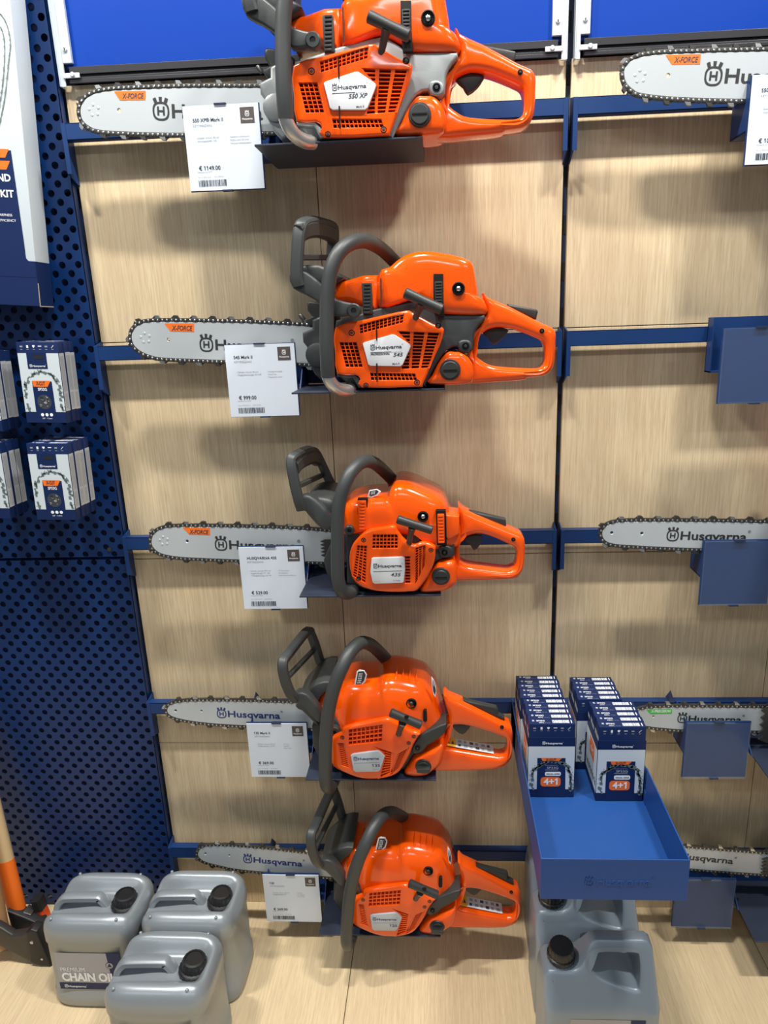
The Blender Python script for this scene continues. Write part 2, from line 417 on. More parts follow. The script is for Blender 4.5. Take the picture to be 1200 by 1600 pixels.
# slotted uprights behind the gaps
for k, x in enumerate((-0.006, 0.905, 1.815)):
    mb = MB(); mb.box(x - 0.02, x + 0.02, 0.013, 0.040, BASE, 2.6, 'navyd')
    z = 0.16
    while z < 2.55: mb.box(x - 0.0045, x + 0.0045, 0.0115, 0.014, z, z + 0.032, 'black'); z += 0.082
    o = mb.build('slotted_upright', None, org=(x, 0.02, BASE))
    tag(o, ['dark blue slotted upright between pegboard and wood panels', 'dark blue slotted upright in the gap between the two wood bays', 'dark blue slotted upright beyond the right bay'][k], 'upright', 'slotted shelving uprights')

# ---------------------------------------------------------------- pegboard with real holes
def pegboard(x0, x1, z0, z1, yf, label):
    p = 0.0315; r = 0.0066; rh = p / 2; vs = []; fs = []; n = 12
    ncol = int(round((x1 - x0) / p)); nrow = int(round((z1 - z0) / rh)); rh = (z1 - z0) / nrow
    mb = MB()
    def cell(cx, cz, w, h):
        k = len(vs)
        for j in range(n):
            t = 2 * PI * (j + 0.5) / n; c, s_ = math.cos(t), math.sin(t)
            q = min((w / 2) / max(abs(c), 1e-6), (h / 2) / max(abs(s_), 1e-6))
            vs.append((cx + r * c, yf, cz + r * s_)); vs.append((min(cx + q * c, x1), yf, cz + q * s_)); vs.append((cx + r * c, yf + 0.0016, cz + r * s_))
        for j in range(n):
            a = k + 3 * j; b = k + 3 * ((j + 1) % n)
            fs.append((a, a + 1, b + 1, b)); fs.append((a + 2, a, b, b + 2))
        for sx, sz in ((1, 1), (-1, 1), (-1, -1), (1, -1)):
            m_ = len(vs); vs.append((min(cx + sx * w / 2, x1), yf, cz + sz * h / 2))
            ang = math.atan2(sz * h / 2, sx * w / 2) % (2 * PI)
            j = int(ang / (2 * PI / n) - 0.5) % n
            fs.append((k + 3 * j + 1, m_, k + 3 * ((j + 1) % n) + 1))
    edge = -0.0045
    for i in range(nrow):
        zc = z0 + rh * (i + 0.5); off = 0 if i % 2 else p / 2
        xr = x1 - edge - off
        while xr - p > x0:
            cell(xr - p / 2, zc, p, rh); xr -= p
        for a, b in ((x1 - edge - off, x1), (x0, xr)):
            if b - a > 1e-5 and a < x1 - 1e-5:
                k = len(vs); vs.extend([(a, yf, zc - rh / 2), (b, yf, zc - rh / 2), (b, yf, zc + rh / 2), (a, yf, zc + rh / 2)]); fs.append((k, k + 1, k + 2, k + 3))
    mb.add(vs, fs, 'peg')
    mb.box(x1 - 0.0016, x1, yf, yf + 0.014, z0, z1, 'peg'); mb.box(x0, x1, yf, yf + 0.012, z1 - 0.0016, z1, 'peg')
    mb.box(x0, x1, yf, yf + 0.012, z0, z0 + 0.0016, 'peg')
    o = mb.build('pegboard', None, org=((x0 + x1) / 2, yf, z0), ang=20)
    return tag(o, label, 'pegboard', 'perforated blue panels')
ZP = at(100, 873, -0.017).z
pegboard(-0.90, -0.0035, ZP + 0.0012, 2.55, -0.017, 'upper blue perforated metal panel behind the hanging chain packs')
pegboard(-0.90, -0.0035, BASE + 0.001, ZP - 0.0012, -0.017, 'lower blue perforated metal panel behind the oil cans and axes')

# ---------------------------------------------------------------- header panels
for k, bx in enumerate((0.0, 0.91)):
    R = thing('header_panel', ['royal blue header board above the left wood bay', 'royal blue header board above the right wood bay'][k], 'panel', (bx + 0.45, -0.01, 1.92), 'blue header boards')
    og = (bx + 0.45, -0.01, 1.92)
    mb = MB(); mb.box(bx + 0.012, bx + 0.888, -0.006, 0.002, 1.944, 2.6, 'header'); mb.build('board', R, og)
    mb = MB()
    mb.box(bx + 0.018, bx + 0.884, -0.010, 0.0, 1.934, 1.946, 'extr'); mb.box(bx + 0.018, bx + 0.884, -0.013, -0.001, 1.921, 1.9285, 'extr')
    mb.box(bx + 0.018, bx + 0.884, -0.007, -0.001, 1.9285, 1.934, 'black'); mb.box(bx + 0.018, bx + 0.884, -0.014, -0.011, 1.9185, 1.9245, 'extr')
    mb.build('bottom_channel', R, og, bevel=0.0006)
    for sx, xe in ((1, bx + 0.001), (-1, bx + 0.899)):
        mb = MB()
        def bxx(a, b): return (min(xe + sx * a, xe + sx * b), max(xe + sx * a, xe + sx * b))
        x0, x1 = bxx(0.0, 0.010); mb.box(x0, x1, -0.015, -0.012, 1.913, 2.6, 'zinc')
        x0, x1 = bxx(0.0, 0.002); mb.box(x0, x1, -0.018, -0.001, 1.913, 2.6, 'zinc')
        x0, x1 = bxx(0.008, 0.026); mb.box(x0, x1, -0.0135, -0.007, 1.951, 2.6, 'zinc')
        x0, x1 = bxx(0.008, 0.038); mb.box(x0, x1, -0.0175, -0.0145, 1.926, 1.934, 'zinc')
        o = mb.build('corner_bracket', R, og, bevel=0.0006); o['label'] = 'galvanised steel bracket'
        mb = MB()
        mb.lathe([(0.0042, 0), (0.0042, 0.0015), (0.003, 0.003)], (xe + sx * 0.017, -0.0135, 1.972), (0, -1, 0), 'zinc', 16)
        mb.box(xe + sx * 0.017 - 0.0008, xe + sx * 0.017 + 0.0008, -0.0170, -0.0160, 1.970, 1.974, 'black')
        mb.lathe([(0.0042, 0), (0.0042, 0.0015), (0.003, 0.003)], (xe + sx * 0.026, -0.0175, 1.931), (0, -1, 0), 'zinc', 16)
        mb.build('screw', o, og)

# ---------------------------------------------------------------- rails
RN = ['topmost', 'second', 'third', 'fourth', 'lowest']
def rail(i, x0, x1, label, group):
    z = RAIL[i]; og = ((x0 + x1) / 2, -0.03, z - 0.028)
    R = thing('wall_rail', label, 'rail', og, group)
    mb = MB(); mb.box(x0 + 0.002, x1 - 0.002, -0.035, -0.033, z - 0.028, z, 'navy'); mb.box(x0 + 0.002, x1 - 0.002, -0.035, -0.016, z - 0.002, z, 'navy')
    mb.box(x0 + 0.002, x1 - 0.002, -0.035, -0.016, z - 0.028, z - 0.026, 'navy')
    mb.build('cross_bar', R, og, bevel=0.0006)
    for xe, s_ in ((x0, 1), (x1, -1)):
        mb = MB(); xa, xb = sorted((xe, xe + s_ * 0.0025))
        prof = [(-0.035, z), (-0.0005, z + 0.008), (-0.0005, z - 0.098), (-0.012, z - 0.094), (-0.035, z - 0.083)]
        vs = [(xa, a, b) for a, b in prof] + [(xb, a, b) for a, b in prof]; n = 5
        mb.add(vs, [list(range(n)), list(range(2 * n - 1, n - 1, -1))] + [(i_, i_ + n, (i_ + 1) % n + n, (i_ + 1) % n) for i_ in range(n)], 'navy')
        xc, xd = sorted((xe, xe + s_ * 0.008)); mb.box(xc, xd, -0.0355, -0.034, z - 0.083, z, 'navy')
        mb.build('end_hook', R, og)
    return R
for i in range(5):
    rail(i, 0.0005, 0.9, '%s blue steel rail across the left wood bay' % RN[i], 'steel rails of the left bay')
    rail(i, 0.9085, 1.808, '%s blue steel rail across the right wood bay' % RN[i], 'steel rails of the right bay')

# ---------------------------------------------------------------- shelves with sign brackets
DZ = [0.0885, 0.084, 0.068, 0.073, 0.072]
def shelf(i, xs, xe, label, group, full=True):
    """sign arm at xs-0.137.., plate xs..xe"""
    z = RAIL[i]; og = ((xs + xe) / 2, -0.04, z - 0.08); zs = z - DZ[i]
    R = thing('saw_shelf', label, 'shelf', og, group)
    mb = MB()
    mb.box(xs, xe, -0.20, -0.037, zs - 0.003, zs, 'shelf')
    mb.build('shelf_plate', R, og, bevel=0.0006)
    mb = MB(); mb.box(xs - 0.132, xe, -0.039, -0.0365, z - 0.082, z + 0.003, 'navy')
    mb.box(xs - 0.132, xs, -0.10, -0.037, z - 0.082, z - 0.0795, 'navy')
    mb.build('back_plate', R, og, bevel=0.0005)
    for x in (xs - 0.132, xs - 0.002, xe - 0.002):
        mb = MB(); q = [(-0.038, z + 0.004), (-0.10, z - 0.006), (-0.108, z - 0.06), (-0.10, z - 0.082), (-0.038, z - 0.082)]
        if x > xs - .01: q = [(-0.038, z + 0.004), (-0.038, zs - 0.002), (-0.12, zs - 0.002)]
        n = len(q); vs = [(x, a, b) for a, b in q] + [(x + 0.002, a, b) for a, b in q]
        mb.add(vs, [list(range(n)), list(range(2 * n - 1, n - 1, -1))] + [(k, k + n, (k + 1) % n + n, (k + 1) % n) for k in range(n)], 'navy')
        mb.build('side_gusset', R, og)
    return R
SX = [0.388, 0.417, 0.403, 0.386, 0.388]
DESC = ['chainsaw with the silver mid-body', 'professional chainsaw below the top one', 'middle chainsaw', 'chainsaw fourth from the top', 'lowest chainsaw']
for i in range(5):
    shelf(i, SX[i], SX[i] + 0.262, 'thin dark steel shelf carrying the %s' % ['top chainsaw', 'second chainsaw from top', 'middle chainsaw', 'fourth chainsaw from top', 'lowest chainsaw'][i], 'saw shelves of the left bay')
RXS = [1.308, 1.300, 1.300, 1.294, 1.303]
for i in range(5):
    if i == 1: continue
    shelf(i, RXS[i], RXS[i] + 0.262, 'dark steel shelf at the right edge on the %s rail' % RN[i], 'saw shelves of the right bay')
# the empty arm on the right bay's second rail
def shelf_arm():
    i = 1; z = RAIL[1]; x = 1.165; og = (x + .1, -0.04, z - 0.08)
    R = thing('saw_shelf', 'empty blue steel shelf bracket on the second rail of the right bay', 'shelf', og, 'saw shelves of the right bay')
    mb = MB(); mb.box(x, x + 0.40, -0.039, -0.0365, z - 0.082, z + 0.016, 'navy'); mb.box(x, x + 0.40, -0.062, -0.037, z - 0.082, z - 0.0795, 'navy')
    mb.build('back_plate', R, og)
    for xx in (x, x + 0.398):
        mb = MB(); mb.box(xx, xx + 0.002, -0.062, -0.037, z - 0.082, z + 0.016, 'navy'); mb.build('side_gusset', R, og)
shelf_arm()

# ---------------------------------------------------------------- price signs
def sign(x0, zt, label, group, lines=None, price=None, title=None, sub='KETTINGZAAG', seed=1, sq='tagsq', cols=None, empty=False):
    w, h, y = 0.128, 0.130, -0.1105; z0 = zt - h; og = (x0 + w / 2, y, z0)
    R = thing('sign_holder', label, 'sign', og, group)
    mb = MB(); mb.box(x0 - 0.001, x0 + w + 0.001, y + 0.0035, y + 0.0065, z0 - 0.001, zt + 0.001, 'navy')
    mb.box(x0 + w / 2 - 0.010, x0 + w / 2 + 0.010, y - 0.002, y + 0.006, zt, zt + 0.0022, 'navyd'); mb.box(x0 + w / 2 - 0.009, x0 + w / 2 + 0.009, y - 0.002, y + 0.006, z0 - 0.0025, z0, 'navyd')
    mb.build('back_plate', R, og)
    if not empty:
        mb = MB(); mb.box(x0, x0 + w, y, y + 0.0022, z0, zt, 'paper'); c = mb.build('price_card', R, og)
        mb = MB(); yy = y - 0.0004
        T = lambda s, fx, fz, hh, m, b=0.0, al='l', w_=None: mb.text(s, (x0 + w * fx, yy, z0 + h * fz), X_, Z_, w_, m, h=hh, bold=b, align=al)
        def part(nm):
            nonlocal mb
            mb.build(nm, c, og); mb = MB()
        T(title, 0.12, 0.810, 0.0076, 'ink', 0.015); T(sub, 0.12, 0.755, 0.0048, 'inkg')
        part('title_print')
        for k, s in enumerate(cols[0]): T('- ' + s, 0.14, 0.615 - 0.038 * k, 0.0040, 'inkg')
        for k, s in enumerate(cols[1]): T('- ' + s, 0.58, 0.615 - 0.038 * k, 0.0036, 'inkg')
        part('detail_print')
        T(price, 0.14, 0.245, 0.0090, 'ink', 0.015); T('Adviesprijs incl. BTW', 0.12, 0.215, 0.0028, 'inkg')
        part('price_print')
        T('Art. nr. 970 55 62-35', 0.12, 0.155, 0.0026, 'inkg'); T('EAN 7391736', 0.34, 0.155, 0.0026, 'inkg')
        rnd = random.Random(seed); xx = x0 + w * 0.12
        while xx < x0 + w * 0.50:
            ww = rnd.choice((0.0005, 0.0008, 0.0013, 0.0018)); mb.box(xx, xx + ww, yy - 0.0001, yy + 0.0003, z0 + h * 0.050, z0 + h * 0.125, 'ink'); xx += ww + rnd.choice((0.0006, 0.001, 0.0014))
        part('barcode_print')
        sx = x0 + w * 0.755; sz = z0 + h * 0.775
        mb.box(sx, sx + 0.0235, yy - 0.0001, yy + 0.0003, sz, sz + 0.0235, sq)
        mb.mark((sx + 0.0082, yy - 0.0004, sz + 0.0095), X_, Z_, 0.0090, 'white'); mb.text('Husqvarna', (sx + 0.0030, yy - 0.0004, sz + 0.0045), X_, Z_, 0.0175, 'white', h=0.0042, bold=0.02)
        part('emblem_print')
        return R
    mb = MB(); mb.box(x0 + 0.0005, x0 + w - 0.0005, y - 0.0012, y, z0, zt, 'acrylic')
    mb.box(x0, x0 + 0.0012, y - 0.002, y + 0.003, z0, zt, 'acrylic'); mb.box(x0 + w - 0.0012, x0 + w, y - 0.002, y + 0.003, z0, zt, 'acrylic')
    mb.box(x0, x0 + w, y - 0.002, y + 0.003, z0, z0 + 0.0012, 'acrylic'); mb.box(x0, x0 + w * 0.75, y - 0.002, y + 0.003, zt - 0.0012, zt, 'acrylic')
    mb.build('clear_pocket', R, og)
    return R
G = 'price signs beside the saws'
sign(0.250, RAIL[0] - 0.005, 'white price card marked 1149 euro left of the topmost chainsaw', G, title='550 XP® Mark II', price='€ 1149.00', cols=(['Cilinder inhoud: 50 cm³', 'Vermogen(kW): 3.0'], ['Instelbare luchtstroom', 'Perfect voor zijn prijs', 'Verticaal kettingsysteem']), seed=1)
sign(0.281, RAIL[1] - 0.004, 'white price card marked 999 euro left of the second chainsaw from top', G, title='545 Mark II', price='€ 999.00', cols=(['Cilinder inhoud: 50 cm³', 'Zaagbladvermogen 2,7 kW'], ['Uitstekend koppel', 'AutoTune', 'Magnesium carter']), seed=2)
sign(0.269, RAIL[2] - 0.001, 'white price card left of the middle chainsaw', G, title='HUSQVARNA 435', price='€ 529.00', cols=(['Cilinder inhoud: 40,9 cm³', 'Zaagbladlengte 15" .325', 'Trillingsdemping Low Vib'], ['X-Torq motor', 'Air injection', 'Smart Start startfunctie']), seed=3)
sign(0.248, RAIL[3] - 0.004, 'white price card left of the fourth chainsaw from top', G, title='135 Mark II', price='€ 369.00', cols=(['Cilinder inhoud: 38 cm³', 'Zaagbladlengte 14"/16"'], ['X-Torq', 'LowVib', 'Smart Start']), seed=4)
sign(0.248, RAIL[4] - 0.003, 'white price card left of the lowest chainsaw, above the oil cans', G, title='120', price='€ 269.00', cols=(['Cilinder inhoud: 38 cm³', 'Zaagbladlengte 14"'], ['X-Torq', 'Air injection', 'Smart Start']), seed=5)
sign(1.176, RAIL[0] - 0.003, 'white price card marked 1049 euro cut by the right edge of the picture', G, title='550i XP®', price='€ 1049.00', cols=(['Automatische kettingolie', 'Uitgangsvermogen'], ['Accu', '36 V']), seed=6)
GE = 'empty sign holders in the right bay'
for i, xx in ((1, 1.166), (2, 1.165), (3, 1.161), (4, 1.167)):
    sign(xx, RAIL[i] - 0.003, 'empty blue sign holder with clear pocket on the %s rail of the right bay' % RN[i], GE, empty=True)

# ================================================================ CHAINSAWS
def circle(cx, cz, r, n=20): return [(cx + r * math.cos(2 * PI * k / n), cz + r * math.sin(2 * PI * k / n)) for k in range(n)]
OCT = lambda a, b, c=0.35: [(a, b * (1 - c)), (a * (1 - c), b), (-a * (1 - c), b), (-a, b * (1 - c)), (-a, -b * (1 - c)), (-a * (1 - c), -b), (a * (1 - c), -b), (a, -b * (1 - c))]

class Saw:
    def __init__(s, crop, org, label, group, shift=(0, 0, 0), rot=0):
        s.ox, s.oy, s.sc = crop; s.org = Vector(org)
        s.root = thing('chainsaw', label, 'chainsaw', s.org + Vector(shift), group)
        s.root.rotation_euler = (0, rot, 0)
        s.mx = Matrix.Translation(s.org + Vector(shift)) @ Matrix.Rotation(rot, 4, 'Y'); s.inv = s.mx.inverted()
    def at(s, p, y): return at(s.ox + p[0] / s.sc, s.oy + p[1] / s.sc, y)
    def xz(s, pts, y, sm=0):
        r = [s.at(p, y) for p in pts]; r = [(v.x, v.z) for v in r]
        return [tuple(v) for v in smooth(r, sm)] if sm else r
    def put(s, mb, name, parent=None, bevel=0, ang=32, label=None):
        o = mb.build(name, parent or s.root, s.org, bevel, ang)
        if label: o['label'] = label
        return o
    def plate(s, name, pts, y0, y1, m, bev=0.003, sm=3, yt=None, holes=(), parent=None, label=None, hbev=None):
        mb = MB(); yt = y0 if yt is None else yt
        loops = [s.xz(pts, yt, sm)] + [s.xz(h, yt, 3 if hbev is None else 0) for h in holes]
        mb.plate(loops, y0, y1, m, bev, 3, hbev); return s.put(mb, name, parent, label=label)
    def pillow(s, name, pts, yt, yf, yb, m, cen=None, n=2.6, sm=4, ymid=None, parent=None, label=None, yb2=None):
        mb = MB(); q = s.xz(pts, yt, sm); c = s.xz([cen], yt)[0] if cen else None
        mb.pillow(q, yt if ymid is None else ymid, yf, yb, m, c, n, yb2=yb2); return s.put(mb, name, parent, ang=60, label=label)
    def screw(s, c, y, r, parent=None, m='core', name='screw'):
        mb = MB(); p = s.at(c, y); mb.lathe([(r, 0), (r, 0.002), (r * 0.72, 0.0024), (r * 0.66, 0.001), (r * 0.3, 0.001)], (p.x, y + 0.001, p.z), (0, -1, 0), m, 16)
        mb.lathe([(r * 0.5, 0), (r * 0.5, 0.0012), (r * 0.25, 0.0014)], (p.x, y, p.z), (0, -1, 0), 'dark', 6); return s.put(mb, name, parent)
    def grille(s, quads, y, m, parent, yt=None):
        """quads: (corners TL TR BR BL, cols, rows, bar share)"""
        mb = MB(); yt = yt or y
        for q, nc, nr, sh in quads:
            c = [s.at(p, yt) for p in q]
            def P(u, v): a = c[0].lerp(c[1], u); b = c[3].lerp(c[2], u); r = a.lerp(b, v); return (r.x, r.z)
            for k in range(nc + 1):
                u0 = (k - sh / 2) / nc; u1 = (k + sh / 2) / nc; u0 = max(u0, -0.02); u1 = min(u1, 1.02)
                mb.prism([P(u0, 0), P(u1, 0), P(u1, 1), P(u0, 1)], y, y + 0.006, m)
            for k in range(nr + 1):
                v0 = max((k - sh / 2) / nr, -0.02); v1 = min((k + sh / 2) / nr, 1.02)
                mb.prism([P(0, v0), P(1, v0), P(1, v1), P(0, v1)], y + 0.0006, y + 0.0066, m)
        return s.put(mb, 'grille', parent)
    def tube(s, name, pts, r, m, parent=None, n=5, scale=None, label=None):
        p = [s.at(q, q[2]) for q in pts]; p = smooth(p, n, False)
        mb = MB(); mb.tube(p, r, m, 16); return s.put(mb, name, parent, label=label)
    def guard(s, pts, bars, m='grey', a=0.009, b=0.006):
        p = smooth([s.at(q, q[2]) for q in pts], 5, False); mb = MB(); mb.sweep(p, OCT(a, b), m, up=(1, 0, 0))
        for q in bars:
            mb.sweep([s.at(k, k[2]) for k in q], OCT(0.005, 0.0045), m, up=(1, 0, 0))
        return mb
    def pull(s, a, b, stem0, stem1, r=0.0085, yb=-0.228):
        A = s.at(a, yb); B = s.at(b, yb); mb = MB(); d = B - A
        path = [A - d * 0.01, A, A + d * 0.02, A + d * 0.5, B - d * 0.02, B, B + d * 0.01]
        mb.tube(path, r, 'dark', 14, scale=[0.55, 0.85, 1, 0.92, 1, 0.85, 0.55])
        S0 = s.at(stem0, yb); S1 = s.at(stem1, -0.203)
        mb.tube(smooth([S0, S0.lerp(S1, 0.5), S1], 3, False), r * 0.72, 'dark', 12, scale=[1.25, 1.1, 1, .95, .9, .85, 1.0][:7])
        return s.put(mb, 'starter_handle')
    def clip(s, a, b, y, w, m, parent=None):
        """ribbed snap lock: a top, b bottom centre"""
        A = s.at(a, y); B = s.at(b, y); mb = MB(); n = 9; dz = (A.z - B.z)
        mb.rbox(min(A.x, B.x) - w / 2, max(A.x, B.x) + w / 2, y - 0.002, y + 0.014, B.z, A.z, m, 0.002)
        for k in range(n):
            z = B.z + dz * (k + 0.5) / n; x = B.x + (A.x - B.x) * (k + .5) / n
            mb.rbox(x - w * 0.40, x + w * 0.40, y - 0.0042, y - 0.001, z - dz / n * 0.30, z + dz / n * 0.30, m, 0.0008)
        return s.put(mb, 'snap_lock', parent)
    def knob(s, c, y, r, name='primer_bulb', ball='chrome', br=0.5, parent=None):
        p = s.at(c, y); mb = MB(); mb.lathe([(r, 0), (r, 0.0035), (r * 0.86, 0.0042), (r * 0.8, 0.001), (r * 0.2, 0.0012)], (p.x, y, p.z), (0, -1, 0), 'core', 24)
        b = r * br; mb.lathe([(b, 0.001), (b * 0.97, b * .35), (b * 0.8, b * .75), (b * 0.45, b * 1.0), (b * .1, b * 1.05)], (p.x, y, p.z), (0, -1, 0), ball, 18)
        return s.put(mb, name, parent, ang=50)
    def fuelcap(s, c, y, r, kind, parent=None):
        p = s.at(c, y); mb = MB(); o = (p.x, y, p.z)
        mb.lathe([(r, 0), (r, 0.004), (r * 0.93, 0.006), (r * 0.2, 0.0062)], o, (0, -1, 0), 'dark', 26)
        mb.lathe([(r * .80, 0.0055), (r * .80, 0.0085), (r * .74, 0.0095), (r * .1, 0.0095)], o, (0, -1, 0), 'dark', 26)
        if kind == 'slot': mb.box(p.x - r * .66, p.x + r * .66, y - 0.0106, y - 0.009, p.z - r * 0.06, p.z + r * 0.06, 'core')
        else: mb.rbox(p.x - r * .80, p.x + r * .85, y - 0.020, y - 0.006, p.z - r * 0.30, p.z + r * 0.30, 'dark', 0.003)
        return s.put(mb, 'fuel_cap', parent)
    def bar(s, path, brand_, ink, sticker=None, holes=(), dimples=None, spikes=None, ybar=-0.090):
        raw = [at(p[0], p[1], ybar) for p in path]; pts = smooth([(v.x, v.z) for v in raw], 5, False)
        def inv(mb):
            mb.v = [s.inv @ v for v in mb.v]; return mb
        def mk(mb, name, parent=None, ang=32, label=None):
            inv(mb); o = mb.build(name, parent or s.root, (0, 0, 0), 0, ang)
            if label: o['label'] = label
            return o
        mb = MB(); hl = [circle(at(h[0], h[1], ybar).x, at(h[0], h[1], ybar).z, h[2], 14) for h in holes]
        mb.plate([[tuple(p) for p in pts]] + hl, ybar, ybar + 0.0045, 'bar', 0.0006, 1)
        if dimples:
            for k in range(5):
                t = 2 * PI * k / 5 + 0.4; c = at(dimples[0], dimples[1], ybar); mb.lathe([(0.0026, 0), (0.0021, 0.0005), (0.0004, 0.0006)], (c.x + 0.0085 * math.cos(t), ybar, c.z + 0.0085 * math.sin(t)), (0, -1, 0), 'bar', 12)
        b = mk(mb, 'guide_bar')
        mb = MB(); p0, p1 = brand_; yy = ybar - 0.0004
        mb.brand(at(p0[0], p0[1], yy), at(p1[0], p1[1], yy), (0, 0, 1), ink)
        mk(mb, 'bar_lettering', b)
        if sticker:
            q, tx, a0, a1, cm, ci = sticker
            mb = MB(); w = [at(p[0], p[1], yy) for p in q]; mb.flat([(v.x, v.z) for v in w], yy, cm)
            A = at(a0[0], a0[1], yy - 0.0003); B = at(a1[0], a1[1], yy - 0.0003); ux = (B - A).normalized()
            mb.text(tx, A, ux, Vector((0, 0, 1)) - ux * ux.z, (B - A).length, ci, h=(w[1] - w[2]).length * 0.80, bold=0.02, shear=0.25)
            mk(mb, 'bar_sticker', b)
        # chain
        mb = MB(); P = [Vector((p[0], 0, p[1])) for p in pts]; L = [0]
        for i in range(1, len(P)): L.append(L[-1] + (P[i] - P[i - 1]).length)
        pitch = 0.0086; n = int(L[-1] / pitch); yc = ybar + 0.00225; j = 0
        rr = random.Random(int(raw[0].x * 1e4))
        for k in range(n):
            d = (k + 0.5) * pitch
            while j < len(L) - 2 and L[j + 1] < d: j += 1
            t = (d - L[j]) / max(L[j + 1] - L[j], 1e-9); p = P[j].lerp(P[j + 1], t); T = (P[j + 1] - P[j]).normalized()
            N = Vector((T.z, 0, -T.x))
            # outward = away from the bar middle line
            N = -N if (p + N * 0.01 - CEN(P)).length < (p - N * 0.01 - CEN(P)).length else N
            o = p + N * 0.0030; o.y = yc
            R_ = Matrix(((T.x, 0, N.x, o.x), (0, 1, 0, o.y), (T.z, 0, N.z, o.z), (0, 0, 0, 1)))
            w = 0.0031 if k % 2 else 0.0024
            mb.rbox(-0.0054, 0.0054, -w, w, -0.0030, 0.0036, 'chain', 0.0012, R_)
            mb.lathe([(0.0019, -0.0002), (0.0019, 0.0006), (0.0013, 0.0010)], o + Vector((0, -w, 0)), (0, -1, 0), 'rivet', 8)
            if k % 4 == 1:
                mb.add([(-0.006, -w, 0.003), (0.004, -w, 0.003), (0.0052, -w, 0.0085), (-0.002, -w, 0.0080), (-0.006, -w + .002, 0.003), (0.004, -w + .002, 0.003), (0.0052, w, 0.0085), (-0.002, w, 0.0080)],
                       [(0, 1, 2, 3), (7, 6, 5, 4), (3, 2, 6, 7), (1, 5, 6, 2), (0, 3, 7, 4), (0, 4, 5, 1)], 'chain' if k % 8 == 1 else 'rivet', R_)
            if k % 4 == 2:
                mb.add([(-0.004, -.001, 0.003), (0.003, -.001, 0.003), (-0.003, -.001, 0.0075), (-0.004, .001, 0.003), (0.003, .001, 0.003), (-0.003, .001, 0.0075)],
                       [(0, 1, 2), (5, 4, 3), (0, 2, 5, 3), (1, 4, 5, 2)], 'chain', R_)
        mk(mb, 'saw_chain', None, 35)
        if spikes:
            mb = MB(); x, y0_, y1_ = spikes; A = at(x, y0_, ybar - 0.008); B = at(x, y1_, ybar - 0.008); n = 5
            z = [(A.x + 0.03, A.z)]
            for k in range(n):
                z0 = A.z + (B.z - A.z) * k / n; z1 = A.z + (B.z - A.z) * (k + 0.5) / n; z += [(A.x + 0.010, z0), (A.x, z1)]
            z += [(B.x + 0.010, B.z), (B.x + 0.03, B.z)]
            mb.prism(z, ybar - 0.010, ybar - 0.006, 'chain'); mk(mb, 'bumper_spike')
def CEN(P):
    a = P[0].lerp(P[-1], 0.5); return CEN2(a, P)
def CEN2(a, P): return a.lerp(P[len(P) // 2], 0.42)

